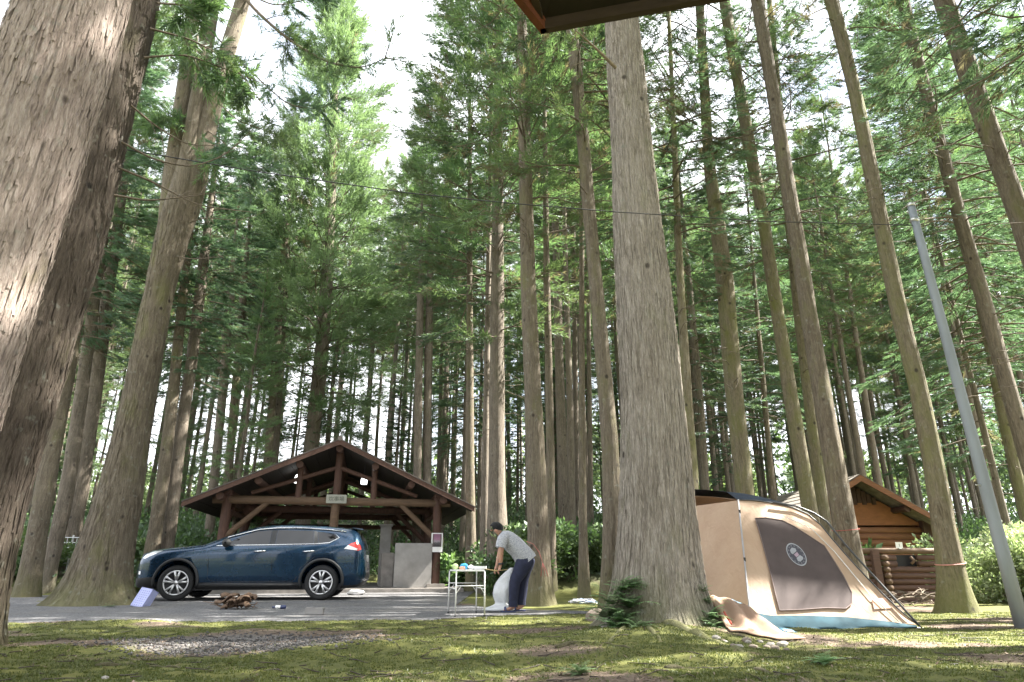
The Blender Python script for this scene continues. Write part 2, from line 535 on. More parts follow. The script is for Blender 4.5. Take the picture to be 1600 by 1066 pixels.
def gravel_lot():
    xs = np.arange(-26, 1.6, 0.06)
    e0 = lot_edge(xs)
    e1 = np.minimum(bank_y(xs) - 0.15, 26)
    e1 = np.where(xs > -1.0, np.minimum(e1, 12.2 + 0.0 * xs), e1)
    e1 = np.where(xs > -0.6, np.minimum(e1, 11.9 - 1.0 * (xs + 0.6)), e1)
    e0 = np.where(xs < -9, e0 - 0.0, e0)
    rows = 44
    k = np.linspace(0, 1, rows)[:, None] ** 1.6
    e1 = np.maximum(e1, e0 + 0.02)
    Y = e0[None, :] * (1 - k) + e1[None, :] * k
    X = np.repeat(xs[None, :], rows, 0)
    Z = gz(X, Y) + 0.012
    Z[0, :] -= 0.02
    V = np.stack([X, Y, Z], -1).reshape(-1, 3)
    nx = len(xs)
    i = np.arange(rows - 1)[:, None] * nx + np.arange(nx - 1)[None, :]
    Fa = np.stack([i, i + 1, i + nx + 1, i + nx], -1).reshape(-1, 4)
    t = NT('grey_gravel')
    v = t.coord('Object')
    big = t.noise(v, 0.9, 5, 0.6)
    vor = t.t.nodes.new('ShaderNodeTexVoronoi'); vor.inputs['Scale'].default_value = 42
    t.t.links.new(v, vor.inputs['Vector'])
    fine = t.noise(v, 70, 4, 0.6)
    bw = t.t.nodes.new('ShaderNodeRGBToBW'); t.t.links.new(vor.outputs['Color'], bw.inputs[0])
    col = t.ramp(bw.outputs[0], [(0.2, (0.062, 0.062, 0.066)), (0.5, (0.115, 0.115, 0.12)), (0.85, (0.19, 0.19, 0.195))])
    col = t.mix(t.ramp(fine, [(0.35, 0.4), (0.65, 0.0)]), col, (0.07, 0.068, 0.066))
    col = t.mix(t.ramp(big, [(0.5, 0.0), (0.75, 0.5)]), col, (0.15, 0.135, 0.11))
    mat = t.finish(col, 0.9, normal=t.bump(t.math('ADD', bw.outputs[0], fine), 0.5, 0.015))
    o = link('gravel_lot', fastmesh('gravel_lot', V, Fa, mat, True))
    tag(o, 'grey gravel parking lot under the car', 'gravel lot', kind='structure')
gravel_lot()

# loose cover of the forest floor: nobody could count it
def tri_field(name, pos, nrm_up, length, width, tint, mat, spread=0.7, flat=False, seed=1):
    r = np.random.default_rng(seed)
    n = len(pos)
    a = r.random(n) * 2 * np.pi
    tilt = (r.random(n) * spread) if not flat else (np.pi / 2 - 0.35 * r.random(n))
    d = np.stack([np.cos(a) * np.sin(tilt), np.sin(a) * np.sin(tilt), np.cos(tilt)], -1)
    s = np.stack([-np.sin(a), np.cos(a), np.zeros(n)], -1)
    L = (length * (0.5 + r.random(n)))[:, None]; W = (width * (0.6 + 0.8 * r.random(n)))[:, None]
    if flat:
        V = np.stack([pos - d * L * 0.5, pos + s * W, pos + d * L * 0.5, pos - s * W], 1).reshape(-1, 3)
        Fa = np.arange(4 * n).reshape(-1, 4); tt = np.repeat(tint, 4)
    else:
        V = np.stack([pos - s * W, pos + s * W, pos + d * L], 1).reshape(-1, 3)
        Fa = np.arange(3 * n).reshape(-1, 3); tt = np.repeat(tint, 3)
    return fastmesh(name, V, Fa, mat, False, {'tint': tt})

def scatter_ground(n, x0, x1, y0, y1, seed):
    r = np.random.default_rng(seed)
    y = y0 + (y1 - y0) * r.random(n) ** 1.35
    x = (x0 + (x1 - x0) * r.random(n)) * (y / y1)
    return x, y, r

x, y, r = scatter_ground(420000, -9.0, 9.6, 4.0, 10.6, 61)
m, gp = moss_amt(x, y)
keep = (r.random(len(x)) < m ** 1.3) & ((y < lot_edge(x) - 0.05) | (x > 0.6)) & (fbm(x * 9, y * 9, 66, 2) > 0.36)
x, y = x[keep], y[keep]
tint = np.clip(0.15 + 0.75 * fbm(x * 1.3, y * 1.3, 67, 4) + 0.35 * (r.random(len(x)) - 0.5), 0, 1)
pos = np.stack([x, y, gz(x, y) - 0.003], -1)
o = link('moss', tri_field('moss', pos, None, 0.014, 0.005, tint, M['moss'], 1.0, seed=62))
tag(o, 'soft yellow green moss carpeting the foreground', 'moss', kind='stuff')

x, y, r = scatter_ground(26000, -9.0, 9.6, 4.0, 10.8, 71)
m, gp = moss_amt(x, y)
keep = (r.random(len(x)) < (1.08 - m) * (0.25 + 0.75 * (fbm(x * 2, y * 2, 72, 3) > 0.48))) & ((y < lot_edge(x)) | (x > 0.2))
x, y = x[keep], y[keep]
pos = np.stack([x, y, gz(x, y) + 0.006], -1)
o = link('leaf_litter', tri_field('leaf_litter', pos, None, 0.06, 0.006, r.random(len(x)), M['litter'], flat=True, seed=73))
tag(o, 'brown fallen needles and bark scraps strewn over bare earth', 'leaf litter', kind='stuff')

def pebbles(name, label, xs, ys, size, mat, seed):
    r = np.random.default_rng(seed)
    base = np.array([[1, 0, 0], [-1, 0, 0], [0, 1, 0], [0, -1, 0], [0, 0, 1], [0, 0, -1]], float)
    f = np.array([[0, 2, 4], [2, 1, 4], [1, 3, 4], [3, 0, 4], [2, 0, 5], [1, 2, 5], [3, 1, 5], [0, 3, 5]])
    n = len(xs)
    sc = size * (0.5 + r.random((n, 1, 3)) * np.array([1.1, 1.1, 0.6]))
    V = base[None] * sc * (0.7 + 0.6 * r.random((n, 6, 1)))
    a = r.random(n) * 6.28
    c, s = np.cos(a)[:, None], np.sin(a)[:, None]
    V = np.stack([V[..., 0] * c - V[..., 1] * s, V[..., 0] * s + V[..., 1] * c, V[..., 2]], -1)
    V += np.stack([xs, ys, gz(xs, ys) + size * 0.25], -1)[:, None, :]
    Fa = (f[None] + (np.arange(n) * 6)[:, None, None]).reshape(-1, 3)
    o = link(name, fastmesh(name, V.reshape(-1, 3), Fa, mat, False, {'tint': np.repeat(r.random(n), 6)}))
    tag(o, label, 'pebbles', kind='stuff')
M['pebble'] = leafmat('pebble', [(0, (0.045, 0.040, 0.037)), (0.6, (0.092, 0.084, 0.076)), (1, (0.165, 0.15, 0.138))], 0.0)
x, y, r = scatter_ground(16000, -6.5, 4.0, 5.0, 9.6, 81)
_, gp = moss_amt(x, y)
keep = r.random(len(x)) < np.clip(gp * 1.1 + 0.12 * np.exp(-((y - lot_edge(x)) / 0.25) ** 2), 0, 1)
pebbles('pebbles', 'grey pebbles covering the bare patch before the lot', x[keep], y[keep], 0.014, M['pebble'], 82)
xx = np.random.default_rng(83).uniform(-9, 0.4, 9000); yy = np.random.default_rng(84).uniform(8.9, 14.5, 9000)
k = (yy > lot_edge(xx) + 0.05) & ~((xx > -0.9) & (yy > 11.2))
pebbles('gravel', 'loose grey gravel scattered over the parking lot', xx[k], yy[k], 0.011, M['pebble'], 85)

# ------------------------------------------------------------------ trees
def trunk_mesh(name, pts, mat, nseg=48, nring=120, ridge=0.05, flare=(0.5, 0.35, 4), seed=0, z_extra=0.0):
    """pts: local (x, y, z, r) from the ground up; ridged bark is real relief"""
    pts = np.array(pts, float)
    z0, z1 = pts[0, 2], pts[-1, 2]
    tt = np.linspace(0, 1, nring) ** 1.25
    z = z0 + (z1 - z0) * tt
    zz = np.linspace(z0, z1, 400)
    def sm(col):
        a = np.interp(zz, pts[:, 2], pts[:, col])
        k = np.ones(31) / 31
        b = np.convolve(np.pad(a, 15, mode='reflect', reflect_type='odd'), k, 'valid')
        return np.interp(z, zz, b)
    cx, cy_, rr = sm(0), sm(1), np.maximum(sm(3), 0.01)
    th = np.linspace(0, 2 * np.pi, nseg, endpoint=False)
    TH, ZZ = np.meshgrid(th, z)
    r = np.random.default_rng(seed)
    fl, fh, fk = flare
    e = np.exp(-(ZZ - z0) / fh)
    lob = np.zeros_like(TH)
    for k in range(fk):
        a = 2 * np.pi * (k + 0.5 * (r.random() - 0.5)) / fk
        lob += (0.6 + 0.8 * r.random()) * np.exp(4.0 * (np.cos(TH - a) - 1))
    RR = rr[:, None] * (1 + fl * e * (0.25 + 0.75 * lob))
    per = max(8, int(nseg / 4))
    u = TH / (2 * np.pi) * per
    warp = (vnoise(u * 0.5, ZZ * 1.3, seed + 3, per // 2) - 0.5) * 1.6
    n1 = np.abs(vnoise((u + warp) % per, ZZ * 1.1 + 9, seed + 1, per) - 0.5) * 2
    per2 = per * 2
    u2 = TH / (2 * np.pi) * per2
    n2 = vnoise((u2 + warp * 2) % per2, ZZ * 3.1, seed + 2, per2)
    per3 = 6
    n3 = vnoise(TH / (2 * np.pi) * per3, ZZ * 0.8, seed + 5, per3)
    RR = RR * (1 + 0.09 * (n3 - 0.5)) + rr[:, None] * ridge * ((n1 - 0.5) + 0.8 * (n2 - 0.5))
    X = cx[:, None] + RR * np.cos(TH); Y = cy_[:, None] + RR * np.sin(TH)
    V = np.stack([X, Y, ZZ], -1).reshape(-1, 3)
    trunk_mesh.grid = V.reshape(nring, nseg, 3); trunk_mesh.axis = np.stack([cx, cy_, z], -1)
    i = np.arange(nring - 1)[:, None] * nseg
    k = np.arange(nseg)[None, :]
    Fa = np.stack([i + k, i + (k + 1) % nseg, i + nseg + (k + 1) % nseg, i + nseg + k], -1).reshape(-1, 4)
    return fastmesh(name, V, Fa, mat, True)

def norm(a): return a / np.maximum(np.linalg.norm(a, axis=-1, keepdims=True), 1e-9)

def tubes_mesh(name, paths, mat, n=4):
    """many thin tapering tubes; paths: list of (pts (k,3), r0, r1)"""
    VV, FF, off = [], [], 0
    for pts, r0, r1 in paths:
        pts = np.asarray(pts, float); k = len(pts)
        d = norm(np.gradient(pts, axis=0))
        ref = np.where(np.abs(d[:, 2:3]) > 0.9, np.array([[1.0, 0, 0]]), np.array([[0, 0, 1.0]]))
        a = norm(np.cross(d, ref)); b = np.cross(d, a)
        rad = np.linspace(r0, r1, k)[:, None]
        ang = np.arange(n) * 2 * np.pi / n
        V = pts[:, None, :] + rad[:, None, :] * (a[:, None, :] * np.cos(ang)[None, :, None] + b[:, None, :] * np.sin(ang)[None, :, None])
        VV.append(V.reshape(-1, 3))
        i = np.arange(k - 1)[:, None] * n; j = np.arange(n)[None, :]
        FF.append((np.stack([i + j, i + (j + 1) % n, i + n + (j + 1) % n, i + n + j], -1) + off).reshape(-1, 4))
        off += k * n
    return fastmesh(name, np.concatenate(VV), np.concatenate(FF), mat, True)

def leaf_mesh(name, PP, DD, TT, nleaf, leaf, wid, plume, style, r):
    n = len(PP)
    up = np.array([[0, 0, 1.0]])
    A = norm(np.cross(DD, up + 0.01)); B = np.cross(A, DD)
    t = r.random((n, nleaf))
    ph = r.random((n, nleaf)) * 2 * np.pi
    plen = plume * (0.6 + 0.8 * r.random((n, 1)))
    flat = 1.0 if style != 'hinoki' else 0.35
    spread = 0.9 if style != 'hinoki' else 1.1
    pdir = A[:, None, :] * np.cos(ph)[..., None] + B[:, None, :] * (np.sin(ph) * flat)[..., None]
    pos = PP[:, None, :] + DD[:, None, :] * (t * plen)[..., None] + pdir * (0.16 * plen * r.random((n, nleaf)) * (1.1 - t))[..., None]
    ld = norm(DD[:, None, :] * (0.75 + 0.5 * t[..., None]) + pdir * spread * (0.5 + 0.5 * r.random((n, nleaf, 1))) + up[None] * (0.15 if style != 'hinoki' else -0.1))
    L = (leaf * (0.55 + 0.8 * r.random((n, nleaf))))[..., None]
    rv = r.normal(size=(n, nleaf, 3))
    sv = norm(np.cross(ld, rv)) * wid * 0.5
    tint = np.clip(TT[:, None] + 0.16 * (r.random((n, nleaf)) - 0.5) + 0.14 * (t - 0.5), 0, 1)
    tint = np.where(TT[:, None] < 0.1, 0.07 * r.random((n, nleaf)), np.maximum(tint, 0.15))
    V = np.stack([pos - sv, pos + sv, pos + ld * L], 2).reshape(-1, 3)
    Fa = np.arange(len(V)).reshape(-1, 3)
    return fastmesh(name + '_crown', V, Fa, M[style], False, {'tint': np.repeat(tint.ravel(), 3)})

def crown_meshes(name, seed, z0, z1, rad, nbr, npl, nleaf, leaf=0.15, wid=0.022, plume=0.5, style='sugi', dead=0.06, bare=10, bare_z=3.0, trunk_r=0.2, clump=0.55, sparse_low=0.0):
    """returns (crown mesh, branches mesh); z measured from the tree's foot, axis at x=y=0"""
    r = np.random.default_rng(seed)
    paths, PP, DD, TT = [], [], [], []
    for b in range(nbr):
        u = (b + r.random()) / nbr
        z = z0 + (z1 - z0) * u ** 0.9
        prof = (1 - u) ** 0.75 * (0.55 + 0.45 * min(1, u / 0.12 + sparse_low))
        L = max(0.35, rad * prof * (0.55 + 0.6 * r.random()))
        az = r.random() * 2 * np.pi
        rise = (0.15 + 0.5 * u) if style != 'hinoki' else (-0.02 + 0.35 * u)
        k = 6
        s = np.linspace(0, 1, k)
        droop = -(0.15 + 0.4 * r.random()) * (1 - u) * s ** 1.6 + 0.05 * np.sin(s * 7 + 6 * r.random()) * s + (0.30 if style != 'hinoki' else 0.05) * np.maximum(0, s - 0.6)
        wob = (r.random() - 0.5) * 0.5
        x = L * s; yv = L * wob * s ** 2; zv = z + L * (rise * s + droop)
        c, sn = np.cos(az), np.sin(az)
        pts = np.stack([x * c - yv * sn, x * sn + yv * c, zv], -1)
        paths.append((pts, 0.009 + 0.0085 * L, 0.004))
        # side twigs carrying plumes
        m = max(3, int(npl * (0.5 + 0.5 * L / rad)))
        ss = clump * 0.6 + (1 - clump * 0.6) * r.random(m) ** 0.8
        base = np.stack([np.interp(ss, s, pts[:, q]) for q in range(3)], -1)
        bd = norm(pts[-1] - pts[0])[None, :]
        side = norm(np.cross(bd, np.array([[0, 0, 1.0]])))
        sg = np.where(r.random(m) < 0.5, -1, 1)[:, None]
        d = norm(bd * (0.5 + 0.6 * r.random((m, 1))) + side * sg * (0.9 * r.random((m, 1))) * (1.3 - ss[:, None]) + np.array([[0, 0, 1.0]]) * ((r.random((m, 1)) - 0.45) * (0.7 if style != 'hinoki' else 0.3)))
        off = side * sg * (r.random((m, 1)) ** 0.7) * L * 0.30 * (1.15 - ss[:, None])
        PP.append(base + off); DD.append(d)
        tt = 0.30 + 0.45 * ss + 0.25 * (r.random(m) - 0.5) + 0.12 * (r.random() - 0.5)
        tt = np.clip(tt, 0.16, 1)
        tt[r.random(m) < dead * (1.6 if u < 0.3 else 0.6)] = 0.04
        TT.append(tt)
    for b in range(bare):
        z = z0 - bare_z * r.random() ** 1.3
        az = r.random() * 6.28; L = 0.4 + 1.3 * r.random()
        s = np.linspace(0, 1, 5)
        dr = -0.5 * r.random()
        zv = z + L * (0.1 * s + dr * s ** 1.5 + 0.12 * np.sin(s * 5 + r.random() * 6) * s)
        wob = (r.random() - 0.5) * 0.9
        x = L * s; yv = L * wob * s ** 2
        c, sn = np.cos(az), np.sin(az)
        pts = np.stack([x * c - yv * sn, x * sn + yv * c, zv], -1)
        paths.append((pts, 0.013, 0.003))
        if r.random() < 0.6:
            q = pts[3]; e = q + np.array([(r.random() - .5), (r.random() - .5), -0.3 * r.random()]) * 0.7
            paths.append((np.stack([q, (q + e) / 2 + 0.05, e]), 0.009, 0.003))
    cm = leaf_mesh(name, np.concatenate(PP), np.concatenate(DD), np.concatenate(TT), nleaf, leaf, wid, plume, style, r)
    bmesh_ = tubes_mesh(name + '_branches', paths, M['twig'])
    return cm, bmesh_

# kinds of crown (28 m trees; axis at the origin)
KIND = []
KIND.append(crown_meshes('cedar', 101, 9.0, 27.5, 3.2, 125, 16, 40, 0.17, 0.024, 0.62, 'sugi', trunk_r=.25))
KIND.append(crown_meshes('cedar', 102, 11.5, 27.5, 3.0, 115, 16, 40, 0.17, 0.024, 0.60, 'sugi'))
KIND.append(crown_meshes('cedar', 103, 4.8, 26.5, 3.4, 150, 17, 40, 0.17, 0.024, 0.65, 'sugi', clump=0.7))
KIND.append(crown_meshes('cypress', 104, 6.0, 23.5, 3.0, 130, 14, 42, 0.16, 0.027, 0.55, 'hinoki'))
KIND.append(crown_meshes('cypress', 105, 4.0, 22.0, 3.2, 145, 15, 42, 0.16, 0.027, 0.55, 'hinoki', clump=0.4))
KIND.append(crown_meshes('cedar', 106, 13.5, 29.0, 3.0, 105, 15, 40, 0.17, 0.024, 0.60, 'sugi', dead=0.12, bare=26, bare_z=6))
# finer and thinner crowns for the trees that stand near
KIND.append(crown_meshes('cedar', 107, 6.8, 26.0, 2.8, 130, 19, 42, 0.13, 0.017, 0.5, 'sugi', dead=0.10, bare=10, bare_z=3.0, clump=0.5))
KIND.append(crown_meshes('cypress', 108, 6.0, 24.0, 2.8, 125, 19, 42, 0.12, 0.018, 0.46, 'hinoki', dead=0.10, bare=10, bare_z=2.5, clump=0.4))
# 8: bright spreading cedar; 9: sparse, mostly bare near crown
KIND.append(crown_meshes('cedar', 109, 5.0, 27.5, 4.9, 230, 26, 34, 0.22, 0.032, 0.85, 'bright', clump=0.55, dead=0.02))
KIND.append(crown_meshes('cedar', 110, 7.0, 26.0, 2.5, 66, 9, 42, 0.13, 0.017, 0.45, 'sugi', dead=0.16, bare=22, bare_z=4.0, clump=0.75))
TRUNK_FAR = []
for sd in range(4):
    rr = np.random.default_rng(200 + sd)
    zs = np.linspace(0, 28, 9)
    wx = np.cumsum(rr.normal(0, 0.05, 9)); wy = np.cumsum(rr.normal(0, 0.05, 9)); wx -= wx[0]; wy -= wy[0]
    rad = 0.235 * (1 - zs / 28.5) ** 0.75 + 0.012
    TRUNK_FAR.append(trunk_mesh('trunk', np.stack([wx, wy, zs, rad], -1), M['bark_far'], 12, 40, 0.10, (0.45, 0.3, 4), 210 + sd))

def far_tree(label, group, cat, x, y, kind, scale, rot, tk, rs=1.0, crown=True):
    z = gzf(x, y) - 0.06
    o = thing('cypress_tree' if kind in (3, 4, 7) else 'cedar_tree', label, cat, (x, y, z), rot, group)
    t = link('trunk', TRUNK_FAR[tk], o); t.scale = (rs * scale, rs * scale, scale)
    if crown:
        c = link('crown', KIND[kind][0], o); c.scale = (scale,) * 3
        b = link('branches', KIND[kind][1], o); b.scale = (scale,) * 3
        b['kind'] = 'stuff'; c['kind'] = 'stuff'
    return o

def bark_strips(tree, mat, n, zmax, seed, L=(0.12, 0.42), W=(0.006, 0.018)):
    """loose strips of bark lying on the trunk built last, lifted at one end"""
    g, ax = trunk_mesh.grid, trunk_mesh.axis
    r = np.random.default_rng(seed)
    hi = int(np.searchsorted(ax[:, 2], zmax))
    i = r.integers(2, hi, n); j = r.integers(0, g.shape[1], n)
    k = 5
    zz = ax[i, 2]
    ln = r.uniform(*L, n)
    rows = []
    wd = r.uniform(*W, n)[:, None]
    lift = r.uniform(0.001, 0.016, n); sgn = np.where(r.random(n) < 0.7, 1, -1)
    drift = r.normal(0, 0.35, n)
    for s in range(k):
        f = s / (k - 1)
        zt = zz + ln * f * sgn
        ii = np.clip(np.searchsorted(ax[:, 2], zt), 1, len(ax) - 1)
        jj = (j + np.round(drift * s)).astype(int) % g.shape[1]
        p = g[ii, jj].copy()
        w = np.clip((zt - ax[ii - 1, 2]) / (ax[ii, 2] - ax[ii - 1, 2]), 0, 1)[:, None]
        p = g[ii - 1, jj] * (1 - w) + p * w
        c = ax[ii]
        nr = p - c; nr[:, 2] = 0; nr = norm(nr)
        tg = np.stack([-nr[:, 1], nr[:, 0], np.zeros(n)], -1)
        off = (0.002 + lift * f ** 2)[:, None]
        ww = wd * (0.45 + 0.55 * math.sin(math.pi * (0.15 + 0.7 * f)))
        rows.append((p + nr * off - tg * ww, p + nr * (off + 0.004), p + nr * off + tg * ww))
    V = np.stack([np.stack(q, 1) for q in rows], 1).reshape(-1, 3)       # n, k, 3
    b = (np.arange(n) * k * 3)[:, None, None]
    s = (np.arange(k - 1) * 3)[None, :, None]
    q = np.array([[0, 1, 4, 3], [1, 2, 5, 4]])
    Fa = (b[..., None] + s[..., None] + q[None, None]).reshape(-1, 4)
    o = link('bark_strips', fastmesh('bark_strips', V, Fa, mat, False), tree)
    o['kind'] = 'stuff'

def near_tree(name, label, meas, Y, top_h, mat, crown=None, cscale=1.0, crot=0.0, dz=0.0, nseg=40, nring=110, ridge=0.06, flare=(0.5, 0.35, 5), seed=0, group=None, base_py=None, cat='tree', bx=None):
    """meas: (py, left, right) edges seen on the photograph, from the top of the picture down; Y: distance"""
    ax = []
    for py, l, r_ in meas:
        p = P((l + r_) / 2, py, Y)
        u = ((l + r_) / 2 - 800) / F
        ax.append((p.x, p.y, p.z, 0.96 * (r_ - l) / 2 * mpp(p) / math.sqrt(1 + u * u)))
    ax.sort(key=lambda a: a[2])
    a0, a1 = ax[0], ax[1]
    zg = gzf(a0[0], Y) - 0.08
    if a0[2] > zg + 0.02:
        k = (a0[2] - zg) / max(0.3, (a1[2] - a0[2])); k = min(k, 1.5)
        ax.insert(0, (a0[0] - (a1[0] - a0[0]) * k, Y, zg, a0[3] + max(0, (a0[3] - a1[3])) * min(k, .8)))
    else:
        ax[0] = (a0[0], Y, zg, a0[3])
    t0, t1 = ax[-2], ax[-1]
    slope = (t1[0] - t0[0]) / max(0.3, t1[2] - t0[2]); slope = max(-0.06, min(0.06, slope))
    ztop = zg + top_h
    if t1[2] < ztop - 1:
        n = 4
        for q in range(1, n + 1):
            u = q / n; z = t1[2] + (ztop - t1[2]) * u
            ax.append((t1[0] + slope * (z - t1[2]), Y, z, max(0.03, t1[3] * (1 - 0.9 * u))))
    bx_, by_ = ax[0][0], Y
    pts = [(a[0] - bx_, a[1] - by_, a[2] - zg, a[3]) for a in ax]
    o = thing(name, label, cat, (bx_, by_, zg), 0, group)
    link('trunk', trunk_mesh('trunk', pts, mat, nseg, nring, ridge, flare, seed), o)
    if crown is not None:
        p0 = np.array(pts)
        zc = np.array([6.0, top_h * 0.9])
        cx = np.interp(zc, p0[:, 2], p0[:, 0])
        lean = math.atan2(cx[1] - cx[0], zc[1] - zc[0])
        for nm, me in (('crown', KIND[crown][0]), ('branches', KIND[crown][1])):
            c = link(nm, me, o)
            c['kind'] = 'stuff'
            q = Quaternion((0, 1, 0), lean) @ Quaternion((0, 0, 1), crot)
            c.rotation_mode = 'QUATERNION'; c.rotation_quaternion = q
            c.scale = (cscale,) * 3
            xo = cx[0] - 6.0 * math.tan(lean)
            c.location = (xo, 0, dz)
    return o, pts

def bough(tree, px_path, Y, r0=0.03, r1=0.006, n=0, Y1=None, seed=0, style='sugi', plume=0.38, twigs=6, mat='twig', along=0.25, spread=0.5):
    """a single bough of a near tree along points seen on the photograph; n sprays of foliage on it"""
    r = np.random.default_rng(seed)
    k = len(px_path); c = np.array(tree.location)
    Y1 = Y if Y1 is None else Y1
    raw = np.array([P(px, py, Y + (Y1 - Y) * i / (k - 1)) for i, (px, py) in enumerate(px_path)])
    t = np.linspace(0, k - 1, 4 * k)
    pts = np.stack([np.interp(t, np.arange(k), raw[:, q]) for q in range(3)], -1)
    for _ in range(2): pts[1:-1] = 0.25 * pts[:-2] + 0.5 * pts[1:-1] + 0.25 * pts[2:]
    pts = pts - c
    paths = [(pts, r0, r1)]
    ends = []
    m = len(pts)
    for q in range(twigs):
        f = along + (1 - along) * r.random(); i = min(m - 2, int(f * (m - 1)))
        d = norm(pts[i + 1] - pts[i]); sd = norm(np.cross(d, r.normal(size=3)))
        L = spread * (0.5 + r.random())
        s = np.linspace(0, 1, 5)[:, None]
        tw = pts[i] + (d * 0.7 + sd * 0.8) * L * s + np.array([[0, 0, -0.25 * L]]) * s ** 2
        paths.append((tw, max(0.004, r0 * 0.3), 0.002)); ends.append(tw)
    link('branch', tubes_mesh('branch', paths, M[mat], 6), tree)
    n = int(n * 2.2)
    if n:
        PP, DD = [], []
        for q in range(n):
            if ends and r.random() < 0.7:
                tw = ends[int(r.integers(len(ends)))]; f = 0.25 + 0.75 * r.random(); i = min(3, int(f * 4)); PP.append(tw[i]); DD.append(norm(norm(tw[i + 1] - tw[i]) + 0.5 * r.normal(size=3) + np.array([0, 0, -0.15])))
            else:
                i = int((along + (1 - along) * r.random()) * (m - 2)); PP.append(pts[i]); DD.append(norm(norm(pts[i + 1] - pts[i]) * 0.5 + 0.7 * r.normal(size=3)))
        o = link('spray', leaf_mesh('spray', np.array(PP), np.array(DD), np.clip(0.3 + 0.6 * r.random(n), 0.16, 1), 40, 0.12, 0.017, plume, style, r), tree)
        o['kind'] = 'stuff'

# ------------------------------------------------------------------ the trees one can tell apart
A_tree, _ = near_tree('cedar_tree', 'huge pinkish brown cedar trunk cut off by the left edge, nearest of all',
          [(0, 33, 204), (225, -55, 144), (328, -95, 110), (497, -160, 62), (690, -240, 5), (960, -355, -70)], 4.3, 24,
          M['bark_pink'], None, nseg=200, nring=420, ridge=0.05, flare=(0.35, 0.4, 6), seed=301)
bark_strips(A_tree, M['bark_pink'], 5200, 7.0, 501)
B_tree, _ = near_tree('cedar_tree', 'thick brown trunk just behind the huge leftmost one, overlapping it',
          [(0, 118, 253), (202, 55, 206), (328, 18, 183), (497, -50, 130), (690, -118, 81), (823, -165, 38), (952, -210, 5)], 6.0, 26,
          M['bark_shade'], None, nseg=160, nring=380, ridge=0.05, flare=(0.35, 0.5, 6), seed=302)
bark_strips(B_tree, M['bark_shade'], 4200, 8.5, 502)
C_tree, C_pts = near_tree('cedar_tree', 'forked cedar with three upper stems, left of the blue car',
          [(215, 290, 300), (270, 272, 304), (330, 252, 304), (400, 236, 290), (450, 226, 274), (580, 198, 252), (690, 172, 234), (800, 141, 222), (880, 110, 208), (945, 92, 200)], C_BASE.y + 0.5, 7.0,
          M['bark_brown'], None, nseg=120, nring=320, ridge=0.06, flare=(0.75, 0.30, 6), seed=303)
bark_strips(C_tree, M['bark_brown'], 2200, 8.0, 503, (0.15, 0.5), (0.008, 0.022))
Yc = C_BASE.y + 0.5
cl = C_tree.location
for k, (w, st) in enumerate([((20, 13.5, 12), [(420, 246), (300, 268), (200, 282), (60, 298), (-60, 309), (-200, 318)]),
                             ((21, 14, 12), [(430, 254), (320, 283), (230, 298), (120, 315), (0, 332), (-200, 352)]),
                             ((22, 15, 12), [(440, 258), (330, 296), (220, 318), (110, 347), (0, 380), (-200, 428)])]):
    mb = []
    for j, (py, px) in enumerate(st):
        p = P(px, py, Yc + (0.12, -0.05, 0.05)[k])
        mb.append((p.x - cl.x, p.y - cl.y, p.z - cl.z, np.interp(j, [0, 1, 3, 5], (w[0] * 0.3, w[0], w[1], w[2])) * 0.80 * mpp(p)))
    z_top = mb[-1]
    mb.append((z_top[0] + 0.3, z_top[1], z_top[2] + 9, 0.03))
    link('stem', trunk_mesh('stem', mb, M['bark_brown'], 40, 120, 0.06, (0.0, 0.3, 3), 310 + k), C_tree)
for q, (path, n, tw, r0) in enumerate([
        ([(352, -40), (400, 18), (450, 62), (510, 98), (565, 108), (612, 86)], 60, 12, 0.05),
        ([(340, 60), (400, 120), (450, 165), (500, 172), (540, 150)], 34, 8, 0.022),
        ([(330, 150), (372, 190), (420, 205), (470, 240)], 26, 7, 0.018),
        ([(305, 170), (280, 185), (250, 190), (225, 175)], 44, 9, 0.018),
        ([(318, 200), (350, 222), (380, 260), (410, 268)], 30, 8, 0.016),
        ([(300, 230), (330, 250), (370, 248)], 22, 6, 0.014),
        ([(300, -20), (270, 30), (235, 55), (215, 50)], 50, 9, 0.022),
        ([(385, -10), (430, 10), (480, 0), (540, -30)], 46, 9, 0.022),
        ([(330, 20), (300, 70), (262, 95)], 30, 6, 0.014),
        ([(270, 400), (300, 405), (345, 402)], 0, 3, 0.012),
        ([(290, 350), (320, 340), (372, 345), (420, 330)], 0, 4, 0.012)]):
    bough(C_tree, path, Yc, r0, 0.004, n, Yc - 1.2 + 0.3 * (q % 4), 600 + q, 'hinoki' if q % 3 == 1 else 'sugi', twigs=tw)
for q, (path, n, tw) in enumerate([
        ([(190, 222), (240, 250), (300, 262), (350, 244), (392, 205)], 0, 5), ([(185, 262), (240, 285), (310, 322), (395, 332)], 0, 5), ([(178, 305), (230, 314), (290, 308), (345, 300)], 0, 4),
        ([(205, 165), (240, 195), (290, 226), (340, 228)], 0, 5), ([(225, 90), (290, 85), (345, 105), (410, 130)], 14, 6), ([(235, 45), (300, 62), (360, 95), (420, 175)], 14, 6), ([(245, 5), (290, 8), (330, 20)], 18, 5)]):
    bough(B_tree, path, 5.9, 0.013, 0.003, n, 6.4, 640 + q, twigs=tw, spread=0.3, plume=0.25)

